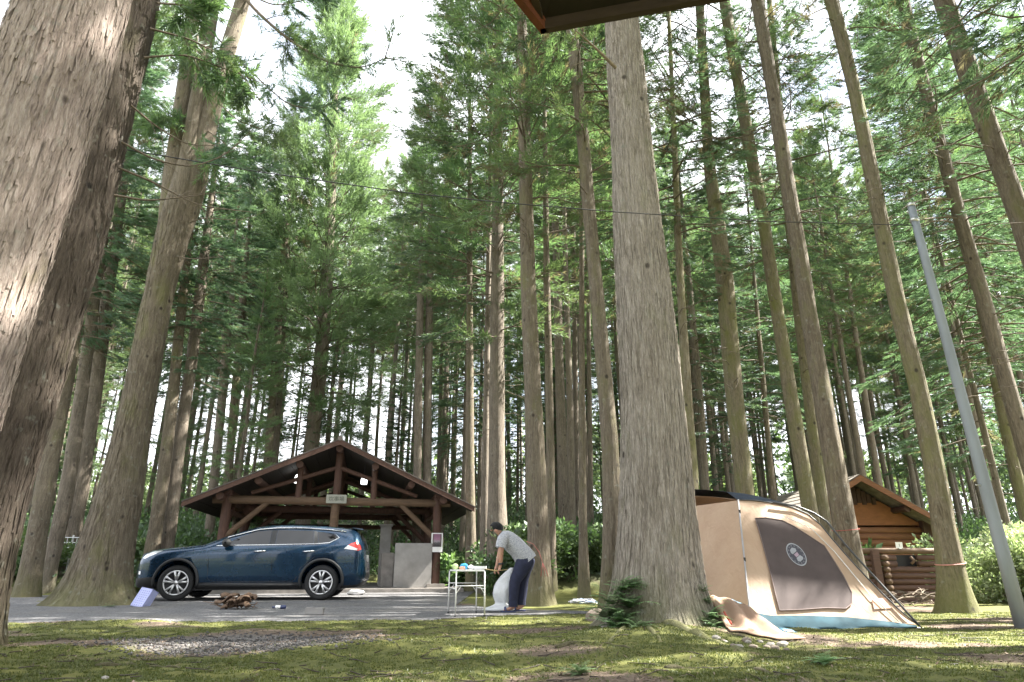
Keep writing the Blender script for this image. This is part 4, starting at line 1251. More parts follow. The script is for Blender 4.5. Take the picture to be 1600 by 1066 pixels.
# ------------------------------------------------------------------ the blue car
def car():
    t = NT('blue_paint')
    fl = t.noise(t.coord('Object'), 900, 2)
    col = t.ramp(fl, [(0.35, (0.004, 0.024, 0.058)), (0.7, (0.009, 0.042, 0.088))])
    dirt = t.noise(t.coord('Object'), 5, 4)
    paint = t.finish(col, t.ramp(dirt, [(0.4, 0.24), (0.7, 0.32)]), 0.55, Coat_Weight=0.8, Coat_Roughness=0.04)
    glass = plain('car_glass', (0.008, 0.009, 0.010), 0.02, var=0.05, Specular_IOR_Level=0.5)
    cladding = plain('cladding', (0.022, 0.023, 0.025), 0.6, var=0.15)
    chrome = plain('chrome', (0.75, 0.75, 0.76), 0.14, 1.0, var=0.03)
    tyre_m = plain('tyre', (0.020, 0.020, 0.021), 0.85, var=0.25, scale=30)
    rim_m = plain('rim', (0.62, 0.62, 0.63), 0.28, 0.9, var=0.05)
    dark = plain('wheel_dark', (0.03, 0.03, 0.032), 0.5)
    red = plain('tail_red', (0.42, 0.03, 0.025), 0.15, var=0.1, Coat_Weight=1.0)
    clear = plain('lamp_clear', (0.60, 0.62, 0.64), 0.12, 0.3, var=0.1, Coat_Weight=1.0)
    A = G(269, 940.6); B = G(499, 939.2)
    wb = (B - A).length
    mid = (A + B) / 2
    yaw = math.atan2(B.y - A.y, B.x - A.x)
    k = wb / 2.80
    hwid = 0.86
    root = thing('car', 'dark blue crossover car parked in front of the pavilion', 'car', (mid.x - math.sin(yaw) * hwid * 0.93, mid.y + math.cos(yaw) * hwid * 0.93, 0.014), yaw)
    root.scale = (k, k, k)
    # stations: s, bottom z, top z, half width low, half width at the top, belt height
    S = [(-2.26, .36, .60, .40, .36, .52), (-2.235, .27, .78, .58, .50, .66), (-2.15, .24, .90, .70, .60, .80), (-1.95, .23, .955, .80, .66, .88), (-1.65, .22, 1.00, .845, .70, .93),
         (-1.25, .22, 1.035, .86, .72, .96), (-0.98, .22, 1.065, .86, .74, .985), (-0.88, .22, 1.10, .86, .73, 1.0), (-0.62, .22, 1.225, .86, .68, 1.01), (-0.30, .22, 1.345, .86, .64, 1.02), (0.0, .22, 1.435, .86, .62, 1.03),
         (0.35, .22, 1.475, .86, .62, 1.04), (0.8, .22, 1.48, .86, .62, 1.045), (1.2, .22, 1.465, .86, .61, 1.055), (1.6, .22, 1.44, .855, .595, 1.07), (1.92, .23, 1.405, .845, .57, 1.09), (2.02, .235, 1.36, .84, .56, 1.10), (2.10, .24, 1.235, .80, .58, 1.07),
         (2.16, .27, 1.10, .74, .57, 1.0), (2.20, .32, .98, .66, .54, .90), (2.235, .36, .70, .56, .48, .60), (2.25, .42, .60, .46, .4, .55)]
    def ring(st):
        s, zb, zt, w, wt, bl = st
        bl = min(bl, zt - 0.04)
        g = zt - bl
        return [(s, 0, zb), (s, w * .86, zb), (s, w * .955, zb + .05 * min(1, (zt - zb))), (s, w * .985, zb + (bl - zb) * .32), (s, w * .972, zb + (bl - zb) * .55), (s, w * 1.0, zb + (bl - zb) * .80), (s, w * .985, zb + (bl - zb) * .93), (s, w * .95, bl),
                (s, w * .95 + (wt - w * .95) * .52, bl + g * .48), (s, wt, bl + g * .86), (s, wt * .86, bl + g * .965), (s, wt * .5, bl + g * .995), (s, 0, zt)]
    fine = []
    for a, b in zip(S[:-1], S[1:]):
        n = 3
        for q in range(n):
            f = q / n
            fine.append(tuple(a[i] * (1 - f) + b[i] * f for i in range(6)))
    fine.append(S[-1])
    arr = np.array(fine)
    for c in range(1, 6):                 # soften the stations
        a = arr[:, c].copy(); arr[1:-1, c] = 0.25 * a[:-2] + 0.5 * a[1:-1] + 0.25 * a[2:]
    fine = [tuple(r_) for r_ in arr]
    rings = [ring(st) for st in fine]
    nr = len(rings[0])
    full = []
    for rg in rings:
        full.append([(x, y, z) for x, y, z in rg] + [(x, -y, z) for x, y, z in reversed(rg[1:-1])])
    m = len(full[0])
    v = [p for rg in full for p in rg]
    f = [(i * m + j, i * m + (j + 1) % m, (i + 1) * m + (j + 1) % m, (i + 1) * m + j) for i in range(len(full) - 1) for j in range(m)]
    f.append(tuple(range(m))); f.append(tuple(reversed(range((len(full) - 1) * m, len(full) * m))))
    body = obj('body', v, f, paint, root, True)
    bm = bmesh.new(); bm.from_mesh(body.data); bmesh.ops.recalc_face_normals(bm, faces=bm.faces); bm.to_mesh(body.data); bm.free()
    ws = (-1.40, 1.40); wz, wr = 0.335, 0.335
    cut = MB()
    for s in ws:
        for sd in (-1, 1):
            cut.tube([(s, sd * 0.55, wz + 0.02), (s, sd * 1.2, wz + 0.02)], wr + 0.07, 40)
    co = cut.build('cutter', dark)
    mod = body.modifiers.new('cut', 'BOOLEAN'); mod.object = co; mod.operation = 'DIFFERENCE'; mod.solver = 'EXACT'
    co.parent = root
    bpy.context.view_layer.update()
    bake(body)
    bpy.data.objects.remove(co)
    body.data.materials.clear(); body.data.materials.append(paint); body.data.materials.append(cladding)
    for p in body.data.polygons:
        p.use_smooth = True
        if p.center.z < 0.36: p.material_index = 1
    SX = arr[:, 0]
    def surf(s, z, side=-1, off=0.004):
        i = int(np.clip(np.searchsorted(SX, s) - 1, 0, len(SX) - 2)); fr = (s - SX[i]) / (SX[i + 1] - SX[i])
        r0, r1 = np.array(rings[i]), np.array(rings[i + 1])
        r_ = r0 * (1 - fr) + r1 * fr
        y = np.interp(z, r_[1:-1, 2], r_[1:-1, 1])
        return (s, side * (y + off), z)
    def panel(name, poly, mat, side=-1, off=0.004, parent=root, cuts=4):
        bm = bmesh.new()
        vs_ = [bm.verts.new((p[0], 0, p[1])) for p in poly]
        bm.faces.new(vs_)
        bmesh.ops.triangulate(bm, faces=bm.faces)
        bmesh.ops.subdivide_edges(bm, edges=bm.edges, cuts=cuts, use_grid_fill=True)
        for q in bm.verts: q.co = Vector(surf(q.co.x, q.co.z, side, off))
        bmesh.ops.recalc_face_normals(bm, faces=bm.faces)
        me = bpy.data.meshes.new(name); bm.to_mesh(me); bm.free()
        me.materials.append(mat)
        for p in me.polygons: p.use_smooth = True
        if side * sum((p.normal.y for p in me.polygons)) < 0: me.flip_normals()
        return link(name, me, parent)
    def seam(name, pts, wdt, mat, side=-1, off=0.004, parent=root):
        return MB().tube([surf(s, z, side, off) for s, z in pts], wdt, 6).build(name, mat, parent, True)
    for side in (-1, 1):
        panel('front_side_window', [(-0.62, 1.045), (0.30, 1.062), (0.30, 1.352), (0.02, 1.330), (-0.25, 1.235), (-0.45, 1.135)], glass, side)
        panel('rear_side_window', [(0.42, 1.064), (1.18, 1.085), (1.14, 1.345), (0.42, 1.355)], glass, side)
        panel('quarter_window', [(1.28, 1.09), (1.50, 1.115), (1.66, 1.21), (1.55, 1.285), (1.22, 1.335)], glass, side)
        panel('door_pillar_trim', [(0.305, 1.063), (0.415, 1.064), (0.415, 1.355), (0.305, 1.352)], cladding, side, 0.003)
        panel('rear_pillar_trim', [(1.185, 1.085), (1.275, 1.09), (1.215, 1.335), (1.145, 1.344)], cladding, side, 0.003)
        seam('window_chrome', [(-0.72, 1.035), (-0.3, 1.045), (0.4, 1.056), (1.2, 1.075), (1.5, 1.10), (1.68, 1.205), (1.57, 1.295)], 0.011, chrome, side, 0.003)
        seam('roof_rail', [(-0.55, 1.20), (-0.2, 1.30), (0.05, 1.365), (0.4, 1.395), (0.9, 1.398), (1.5, 1.365), (1.8, 1.33)], 0.013, chrome, side, 0.012)
        for pts in ([(-0.80, 0.99), (-0.83, 0.80), (-0.80, 0.42), (-0.70, 0.36)], [(0.36, 1.05), (0.40, 0.80), (0.42, 0.36)], [(1.27, 1.08), (1.36, 0.94), (1.18, 0.78), (0.98, 0.62), (0.90, 0.42), (0.86, 0.36)], [(-0.7, 0.36), (0.1, 0.355), (0.86, 0.36)]):
            seam('door_seam', pts, 0.0045, dark, side, 0.0)
        for s in (0.14, 1.10):
            h = MB().tube([surf(s - 0.10, 0.925, side, 0.012), surf(s, 0.930, side, 0.035), surf(s + 0.12, 0.937, side, 0.012)], 0.017, 8).build('door_handle', chrome, root, True)
        pm = surf(-0.50, 1.06, side, 0.0)
        MB().lathe([(0.02, -0.10), (0.075, -0.07), (0.09, 0.0), (0.075, 0.07), (0.02, 0.10)], 14, Matrix.Translation((pm[0], pm[1] + side * 0.13, pm[2] + 0.03))).build('wing_mirror', cladding, root, True)
        panel('headlight', [(-2.13, .80), (-2.06, .785), (-1.80, .905), (-1.74, .945), (-1.9, .935), (-2.05, .885)], clear, side, 0.006)
        panel('fog_lamp', [(-2.19, .50), (-2.12, .49), (-2.12, .545), (-2.185, .56)], clear, side, 0.006)
        panel('tail_light', [(1.80, .985), (2.09, .945), (2.15, .97), (2.12, 1.06), (2.03, 1.125), (1.92, 1.085)], red, side, 0.007)
        panel('tail_light_lens', [(1.80, .985), (2.06, .955), (2.08, .985), (1.95, 1.035), (1.88, 1.055)], clear, side, 0.010)
        for s in ws:
            aw = [(s + (wr + 0.085) * math.cos(a), wz + 0.02 + (wr + 0.085) * math.sin(a)) for a in np.linspace(R(-12), R(192), 28)]
            MB().tube([surf(q, max(z, .24), side, 0.004) for q, z in aw], 0.030, 8).build('wheel_arch_trim', cladding, root, True)
        seam('sill_trim', [(-0.95, 0.30), (0, 0.295), (0.95, 0.30)], 0.045, cladding, side, -0.01)
    # windscreen and rear window: patches of the roof surface
    def patch(name, s0, s1, mat, inset, n=10):
        V, Fa = [], []
        for i in range(n + 1):
            s = s0 + (s1 - s0) * i / n
            idx = int(np.clip(np.searchsorted(SX, s) - 1, 0, len(SX) - 2)); fr = (s - SX[idx]) / (SX[idx + 1] - SX[idx])
            r_ = np.array(rings[idx]) * (1 - fr) + np.array(rings[idx + 1]) * fr
            wt, zt = r_[9, 1] * inset, r_[12, 2]
            for j in range(9):
                y = -wt + 2 * wt * j / 8
                V.append((s, y, np.interp(abs(y), [0, r_[11, 1], r_[10, 1], r_[9, 1]], [zt, r_[11, 2], r_[10, 2], r_[9, 2]]) + 0.006))
        for i in range(n):
            for j in range(8): Fa.append((i * 9 + j, i * 9 + j + 1, (i + 1) * 9 + j + 1, (i + 1) * 9 + j))
        return obj(name, V, Fa, mat, root, True)
    patch('windscreen', -0.84, -0.04, glass, 0.93)
    patch('rear_window', 2.035, 2.14, glass, 0.9)
    MB().prism([(1.90, -0.56, 1.405), (2.14, -0.54, 1.37), (2.14, -0.54, 1.395), (1.92, -0.56, 1.425)], (0, 1.10, 0)).build('spoiler', paint, root, bevel=0.008)
    MB().box((-2.235, 0, 0.62), (0.05, 0.8, 0.16)).build('grille', dark, root, bevel=0.01)
    MB().box((2.225, 0, 0.46), (0.06, 0.95, 0.16)).build('rear_bumper_trim', cladding, root, bevel=0.02)
    MB().box((2.222, 0, 0.79), (0.02, 0.36, 0.17)).build('number_plate', M['white'], root)
    MB().box((0, 0, 0.25), (3.6, 1.3, 0.12)).build('underbody', dark, root)
    # wheels
    for wi, s in enumerate(ws):
        for side in (-1, 1):
            wh = bpy.data.objects.new('wheel', None); COL.objects.link(wh); wh.parent = root
            wh.location = (s, side * 0.72, wz)
            wh.rotation_euler = (0, 0, R(9) if wi == 0 else 0)
            out = side
            MB().lathe([(0.225, out * -0.11), (0.30, out * -0.115), (0.328, out * -0.085), (0.335, 0), (0.328, out * 0.085), (0.30, out * 0.115), (0.225, out * 0.112), (0.222, out * 0.06)], 40).build('tyre', tyre_m, wh, True)
            rim = MB().lathe([(0.222, out * 0.06), (0.232, out * 0.118), (0.215, out * 0.118), (0.205, out * 0.07), (0.0, out * 0.045)], 40).build('barrel', dark, wh, True)
            sp = MB()
            for q in range(5):
                for dq in (-0.17, 0.17):
                    a = 2 * math.pi * q / 5 + 0.3
                    a1 = a + dq * 0.55; a2 = a + dq * 1.25
                    p0 = Vector((0.045 * math.cos(a1), out * 0.105, 0.045 * math.sin(a1)))
                    p1 = Vector((0.215 * math.cos(a2), out * 0.110, 0.215 * math.sin(a2)))
                    sp.tube([p0, p1], [0.020, 0.026], 6)
            sp.lathe([(0.0, out * 0.125), (0.04, out * 0.122), (0.052, out * 0.10), (0.052, out * 0.07)], 20)
            sp.lathe([(0.205, out * 0.108), (0.212, out * 0.122), (0.232, out * 0.122), (0.236, out * 0.10)], 40)
            sp.build('rim', rim_m, wh, True)
    return root
car()

# ------------------------------------------------------------------ the tent
def tent():
    fabric_t = NT('tan_fabric')
    wv = fabric_t.noise(fabric_t.coord('Object', (1, 1, 1)), 3, 4)
    wr = fabric_t.noise(fabric_t.coord('Object', (3, 3, 0.8)), 5, 4, 0.5, 0.6)
    col = fabric_t.ramp(wv, [(0.3, (0.47, 0.335, 0.235)), (0.7, (0.53, 0.395, 0.285))])
    d = fabric_t.t.nodes.new('ShaderNodeBsdfPrincipled'); d.inputs['Roughness'].default_value = 0.7
    fabric_t.t.links.new(col, d.inputs['Base Color'])
    fabric_t.t.links.new(fabric_t.bump(wr, 0.35, 0.03), d.inputs['Normal'])
    tl = fabric_t.t.nodes.new('ShaderNodeBsdfTranslucent'); fabric_t.t.links.new(col, tl.inputs['Color'])
    mx = fabric_t.t.nodes.new('ShaderNodeMixShader'); mx.inputs[0].default_value = 0.3
    fabric_t.t.links.new(d.outputs[0], mx.inputs[1]); fabric_t.t.links.new(tl.outputs[0], mx.inputs[2])
    fabric_t.t.links.new(mx.outputs[0], fabric_t.out.inputs['Surface'])
    tan = fabric_t.m
    navy = plain('navy_fabric', (0.018, 0.028, 0.048), 0.7, var=0.2)
    teal = plain('teal_fabric', (0.012, 0.042, 0.058), 0.95, var=0.35, scale=4, bump=0.4)
    mesh_m = plain('brown_mesh', (0.062, 0.046, 0.044), 0.85, var=0.15, scale=5)
    pole_m = plain('tent_pole', (0.06, 0.062, 0.065), 0.4, 0.4)
    A0 = G(1180, 983); B0 = G(1433, 980)
    along = (B0 - A0).normalized()
    perp = Vector((-along.y, along.x, 0))
    upv = (Vector((0, 0, 1)) + perp * 0.58).normalized()
    nrm = along.cross(upv).normalized()                     # faces the viewer
    if nrm.y > 0: nrm = -nrm
    C = Vector((0, 0, CAM_H))
    def TP(px, py, off=0.0):
        d_ = ray(px, py); t = ((A0 + nrm * off) - C).dot(nrm) / d_.dot(nrm)
        return C + d_ * t
    base = A0.copy()
    root = thing('tent', 'tan and teal camping tent with a brown mesh window beside the big cedar', 'tent', base)
    L = lambda p: p - base
    top_px = [(1153, 782), (1180, 783), (1208, 787), (1236, 793), (1262, 804), (1282, 821), (1300, 843), (1325, 872), (1350, 899), (1378, 928), (1406, 955), (1432, 976)]
    top = [TP(*q) for q in top_px]
    n = len(top); rows = 16
    bot = [TP(1172 + (1433 - 1172) * (i / (n - 1)) ** 0.9, 966 + 12 * i / (n - 1)) for i in range(n)]
    bot = [Vector((b.x, b.y, max(b.z, 0.04))) for b in bot]
    V, Fa = [], []
    for j in range(rows):
        for i in range(n):
            t = j / (rows - 1)
            p = bot[i].lerp(top[i], t)
            wrk = 0.012 * (vnoise(p.x * 3.1 + 5, p.z * 2.3, 5) - 0.5)
            V.append(L(p + nrm * float(wrk)))
    for j in range(rows - 1):
        for i in range(n - 1): Fa.append((j * n + i, j * n + i + 1, (j + 1) * n + i + 1, (j + 1) * n + i))
    obj('front_wall', V, Fa, tan, root, True)
    W = Vector((-0.62, 0.95, 0)).normalized() * 2.1
    # left wall
    V, Fa = [], []
    for j in range(rows):
        for i in range(9):
            t = j / (rows - 1)
            p = bot[0].lerp(top[0], t) + W * (i / 8) + Vector((0, 0, -0.06 * (i / 8) * t)) + Vector((-0.03, -0.05, 0)) * math.sin(math.pi * i / 8) * math.sin(math.pi * t * .9)
            V.append(L(p))
    for j in range(rows - 1):
        for i in range(8): Fa.append((j * 9 + i, j * 9 + i + 1, (j + 1) * 9 + i + 1, (j + 1) * 9 + i))
    obj('side_wall', V, Fa, tan, root, True)
    # roof, rising a little behind the front hem
    def roof(i0, i1, name, mat, lift):
        V, Fa = [], []
        m = 11
        for i in range(i0, i1 + 1):
            for k in range(m):
                f = (k / (m - 1)) ** 1.6
                sd = math.sin(math.pi * min(1, f * 1.0))
                fall = 1 - i / (n - 1)
                V.append(L(top[i] + W * f + Vector((0, 0, (lift * min(1.0, f * 14) + 0.16 * sd) * fall - 0.06 * f * fall + lift * 0.05)) + nrm * -0.004))
        for i in range(i1 - i0):
            for k in range(m - 1): Fa.append((i * m + k, i * m + k + 1, (i + 1) * m + k + 1, (i + 1) * m + k))
        return obj(name, V, Fa, mat, root, True)
    roof(0, n - 1, 'roof', tan, 0.0)
    roof(0, 4, 'roof_mesh', navy, 0.085)
    # back wall
    V = [L(b + W) for b in bot] + [L(t_ + W) for t_ in top]
    obj('back_wall', V, [(i, i + 1, n + i + 1, n + i) for i in range(n - 1)], tan, root, True)
    # hems and poles
    MB().tube([L(bot[0].lerp(top[0], k / 6) + nrm * 0.012) for k in range(7)], 0.011, 8).build('corner_pole', plain('grey_pole', (0.30, 0.30, 0.31), 0.5), root, True)
    for f in (0.06, 0.45, 0.88):
        q = bot[0].lerp(top[0], f)
        MB().box(L(q + nrm * 0.02), (0.02, 0.02, 0.05)).build('pole_clip', M['black'], root)
    MB().tube([L(t_ + nrm * 0.004 + Vector((0, 0, .006))) for t_ in top], 0.008, 6).build('front_hem', pole_m, root, True)
    MB().tube([L(TP(*q, off=0.05)) for q in ((1208, 785), (1245, 791), (1272, 802), (1292, 815), (1320, 850), (1355, 889), (1400, 938), (1441, 983))], [0.013] * 8, 8).build('bent_pole', pole_m, root, True)
    MB().tube([L(TP(*q, off=0.03)) for q in ((1228, 808), (1268, 826), (1304, 862), (1360, 930), (1405, 972))], 0.005, 6).build('guy_rope', M['metal'], root, True)
    MB().tube([L(TP(1430, 981, 0.05)), L(TP(1452, 983, 0.05))], 0.01, 6).build('tent_peg', pole_m, root)
    # teal skirt along the ground
    sk_t = [(1183, 958), (1205, 962), (1260, 962), (1320, 964), (1380, 970), (1432, 977)]
    sk_b = [(1194, 985), (1212, 988), (1258, 991), (1320, 988), (1380, 984), (1434, 982)]
    V, Fa = [], []
    m = len(sk_t) * 4 - 3
    for j in range(6):
        for i in range(m):
            f = i / 4; a = int(min(f, len(sk_t) - 2)); g = f - a
            tpx = Vector(sk_t[a]).lerp(Vector(sk_t[a + 1]), g); bpx = Vector(sk_b[a]).lerp(Vector(sk_b[a + 1]), g)
            q = tpx.lerp(bpx, j / 5)
            p = TP(q.x, q.y, 0.015 + 0.05 * math.sin(math.pi * j / 5 * 0.8) * (1 + 0.5 * math.sin(i * 1.3)))
            p.z = max(p.z, gzf(p.x, p.y) + 0.003)
            V.append(L(p))
    for j in range(5):
        for i in range(m - 1): Fa.append((j * m + i, j * m + i + 1, (j + 1) * m + i + 1, (j + 1) * m + i))
    obj('ground_skirt', V, Fa, teal, root, True)
    # mesh window
    win = [(1180, 810), (1196, 809), (1222, 813), (1240, 822), (1262, 836), (1288, 853), (1303, 876), (1318, 900), (1331, 926), (1331, 943), (1322, 951), (1290, 950), (1250, 953), (1218, 954), (1212, 930), (1205, 900), (1197, 870), (1189, 840)]
    bm = bmesh.new()
    fc = bm.faces.new([bm.verts.new(L(TP(*q, off=0.014))) for q in win])
    bmesh.ops.recalc_face_normals(bm, faces=bm.faces)
    bmesh.ops.triangulate(bm, faces=bm.faces)
    me = bpy.data.meshes.new('mesh_window'); bm.to_mesh(me); bm.free(); me.materials.append(mesh_m)
    wn_ = link('mesh_window', me, root)
    MB().tube([L(TP(*q, off=0.016)) for q in win + win[:1]], 0.006, 6).build('window_hem', M['black'] if False else plain('hem', (0.16, 0.12, 0.11), 0.8), wn_, True)
    # round emblem printed on the window
    cx, cy_ = 1244.5, 866.5
    ma = Vector((0.64, 0.77)); mi = Vector((0.77, -0.64))
    def el(a, k, off=0.02):
        q = Vector((cx, cy_)) + ma * (21 * k * math.cos(a)) + mi * (11.5 * k * math.sin(a))
        return L(TP(q.x, q.y, off))
    emb_l = plain('emblem_light', (0.27, 0.28, 0.30), 0.7); emb_d = plain('emblem_dark', (0.04, 0.04, 0.055), 0.7); emb_m = plain('emblem_print', (0.13, 0.13, 0.145), 0.7)
    N = 40
    aa = [2 * math.pi * k / N for k in range(N)]
    obj('emblem_disc', [el(a, 0.98, 0.018) for a in aa], [tuple(range(N))], emb_d, wn_)
    for nm, k0, k1 in (('emblem_rim', 1.0, 0.90),):
        obj(nm, [el(a, k0) for a in aa] + [el(a, k1) for a in aa], [(k, (k + 1) % N, N + (k + 1) % N, N + k) for k in range(N)], emb_l, wn_)
    def epoly(nm, pts, mat):
        V = []
        for q1, q2 in pts:
            q = Vector((cx, cy_)) + ma * (21 * q1) + mi * (11.5 * q2)
            V.append(L(TP(q.x, q.y, 0.022)))
        obj(nm, V, [tuple(range(len(V)))], mat, wn_)
    epoly('emblem_lamp_top', [(-0.56, -0.3), (-0.62, 0.1), (-0.4, 0.42), (-0.2, 0.3), (-0.18, -0.35), (-0.35, -0.45)], emb_l)
    epoly('emblem_lamp_glass', [(-0.12, -0.28), (-0.12, 0.28), (0.16, 0.24), (0.16, -0.24)], plain('emblem_mid', (0.30, 0.22, 0.27), 0.7))
    epoly('emblem_lamp_tank', [(0.2, -0.3), (0.2, 0.3), (0.45, 0.45), (0.58, 0.3), (0.60, -0.2), (0.45, -0.42)], emb_l)
    for k in range(14):                              # print round the rim, too small to read
        a = 2 * math.pi * k / 14 + 0.2
        obj('emblem_mark', [el(a - 0.10, 0.82), el(a + 0.10, 0.82), el(a + 0.10, 0.72), el(a - 0.10, 0.72)], [(0, 1, 2, 3)], emb_m, wn_)
    # reddish faded print low on the front
    t = NT('faded_red_print')
    nz = t.noise(t.coord('Object', (2, 1, 10)), 12, 3)
    c2 = t.ramp(nz, [(0.4, (0.55, 0.30, 0.22)), (0.6, (0.56, 0.41, 0.28))])
    pr = [(1362, 936), (1384, 934), (1394, 950), (1366, 952)]
    obj('faded_print', [L(TP(*q, off=0.016)) for q in pr], [(0, 1, 2, 3)], t.finish(c2, 0.8), root)
    return TP
tent()

# ------------------------------------------------------------------ cabin and log fence
M['cabin_panel'] = wood('cabin_panel', (0.32, 0.125, 0.045), (0.3, 1, 1), 14, var=0.25)
M['cabin_log'] = wood('cabin_log', (0.27, 0.115, 0.052), (0.1, 1, 1), 20)
M['cabin_dark'] = wood('cabin_dark', (0.085, 0.042, 0.026), (1, 1, 0.1), 20)
M['fence_log'] = wood('fence_log', (0.115, 0.062, 0.045), (0.1, 1, 1), 22)
M['cabin_roof'] = plain('cabin_roof', (0.20, 0.175, 0.15), 0.9, var=0.35, scale=6, bump=0.4)

def cabin():
    Yg = 19.0
    ap = P(1322, 746, Yg)
    run, rise, dep = 2.35, 1.42, 6.0
    za, ze = ap.z, ap.z - rise
    o = thing('log_cabin', 'small orange brown log cabin with a gabled roof behind the log fence', 'cabin', (ap.x, Yg, gzf(ap.x, Yg)))
    z0 = o.location.z; za -= z0; ze -= z0
    hw = 1.95
    zw = za - rise * hw / run
    for s in (-1, 1):
        MB().prism([(0, -0.75, za - 0.10), (s * run, -0.75, ze - 0.10), (s * run, -0.75, ze - 0.02), (0, -0.75, za - 0.02)], (0, dep + 1.2, 0)).build('roof_slope', M['cabin_roof'], o)
        MB().prism([(0, -0.80, za - 0.20), (s * (run + 0.02), -0.80, ze - 0.18), (s * (run + 0.02), -0.80, ze - 0.035), (0, -0.80, za - 0.035)], (0, 0.045, 0)).build('barge_board', M['cabin_log'], o)
        for k in range(9):                      # courses of roofing on the slope
            f0, f1 = k / 9, (k + 1) / 9 + 0.012
            MB().prism([(s * run * f0, -0.78, za - rise * f0 - 0.008), (s * run * f1, -0.78, za - rise * f1 + 0.012), (s * run * f1, -0.78, za - rise * f1 - 0.006), (s * run * f0, -0.78, za - rise * f0 - 0.018)], (0, dep + 1.26, 0)).build('roof_course', M['cabin_roof'], o)
        n = 8
        for k in range(10):                     # logs of the side walls
            MB().tube([(s * hw, 0.0, 0.1 + k * 0.19), (s * hw, dep, 0.1 + k * 0.19)], 0.10, 10).build('log', M['cabin_log'], o, True)
        log('purlin', (s * 1.2, -0.7, za - rise * 1.2 / run - 0.20), (s * 1.2, 0.2, za - rise * 1.2 / run - 0.20), 0.09, M['cabin_dark'], o)
        MB().box((s * (hw - 0.02), -0.09, zw / 2), (0.2, 0.2, zw)).build('corner_post', M['cabin_dark'], o)
    zt = zw - 0.15
    n = 10
    for k in range(n):                          # logs of the gable wall
        z = 0.09 + k * (zt - 0.05) / n
        MB().tube([(-hw + .08, 0.0, z), (hw - .08, 0.0, z)], (zt - 0.05) / n * 0.53, 10).build('log', M['cabin_log'], o, True)
    MB().prism([(-hw, 0.02, zt), (hw, 0.02, zt), (hw * 0.42, 0.02, zt + (za - zt) * 0.50), (-hw * 0.42, 0.02, zt + (za - zt) * 0.50)], (0, 0.08, 0)).build('gable_panel', M['cabin_panel'], o)
    z1 = zt + (za - zt) * 0.46
    m = 17
    for k in range(m):                          # vertical planks at the peak
        x0 = -1.15 + 2.3 * k / m; x1 = x0 + 2.3 / m * 0.86
        zz = min(za - 0.12 - rise * abs(x0) / run, za - 0.12 - rise * abs(x1) / run)
        zlo = z1 - 0.05 * (k % 2)
        if zz - zlo < 0.08: continue
        MB().box(((x0 + x1) / 2, -0.01, (zlo + zz) / 2), (x1 - x0, 0.035, zz - zlo)).build('plank', M['cabin_dark'], o)
cabin()

def log_fence():
    Yf = 13.2
    xl, xr = P(1340, 900, Yf).x, P(1500, 900, Yf).x
    g = gzf((xl + xr) / 2, Yf)
    top = P(1400, 858, Yf).z
    o = thing('log_fence', 'low fence of dark stacked logs in front of the cabin', 'fence', (xl, Yf, g))
    H = top - g; W = xr - xl
    n = 9
    rad = H / n / 2
    xp = P(1387, 900, Yf).x - xl
    xh0, xh1 = P(1404, 900, Yf).x - xl, P(1438, 900, Yf).x - xl
    for k in range(n):
        z = rad + k * 2 * rad
        if k == n - 1:
            MB().tube([(-0.1, 0, z + 0.012), (W * 0.5, 0, z + 0.018), (W + 0.1, 0, z + 0.012)], rad * 1.05, 10).build('top_log', M['log_beam'], o, True)
            continue
        segs = [(0, W)]
        if k in (n - 2, n - 3): segs = [(0, xh0), (xh1, W)]
        for a, b in segs:
            MB().tube([(a, 0, z), ((a + b) / 2, 0.006, z), (b, 0, z)], [rad * 0.97, rad * 0.92, rad * 0.97], 10).build('log', M['fence_log'], o, True)
    for k in range(n - 1):
        MB().tube([(xp - 0.055, -0.16, rad + k * 2 * rad), (xp - 0.055, 0.2, rad + k * 2 * rad)], rad * 0.98, 10).build('cross_log', M['log_beam'], o, True)
    MB().box((xp - 0.22, -0.03, H * 0.49), (0.13, 0.2, H * 0.96)).build('post', M['fence_log'], o)
    MB().box((W - 0.05, 0.0, H * 0.5), (0.12, 0.24, H * 0.98)).build('post', M['fence_log'], o)
    MB().box(((xh0 + xh1) / 2, 0.22, H - 4 * rad), (xh1 - xh0 + 0.2, 0.02, 4 * rad)).build('opening_shade', M['black'], o)  # black panel stands in for the shade inside the opening
    MB().tube([(xh1 - 0.16, -0.06, H - 5 * rad), (xh1 - 0.10, -0.07, H - 4 * rad), (xh1 - 0.16, -0.06, H - 2.7 * rad)], 0.03, 8).build('log_end', M['log_beam'], o, True)
    p = P(1405, 853, Yf - 0.05)
    q = thing('number_plate', 'small white number plate on the top log of the fence', 'sign', (p.x, p.y, top + 0.005))
    MB().box((0, 0, 0.065), (0.13, 0.012, 0.11)).build('plate', M['white'], q)
    text_part('numeral', '1', 0.075, M['ink'], q, (0.0, -0.008, 0.06), (R(90), 0, 0), 0.001)
    MB().box((0, 0.0, 0.004), (0.05, 0.05, 0.02)).build('stand', M['metal'], q)
log_fence()

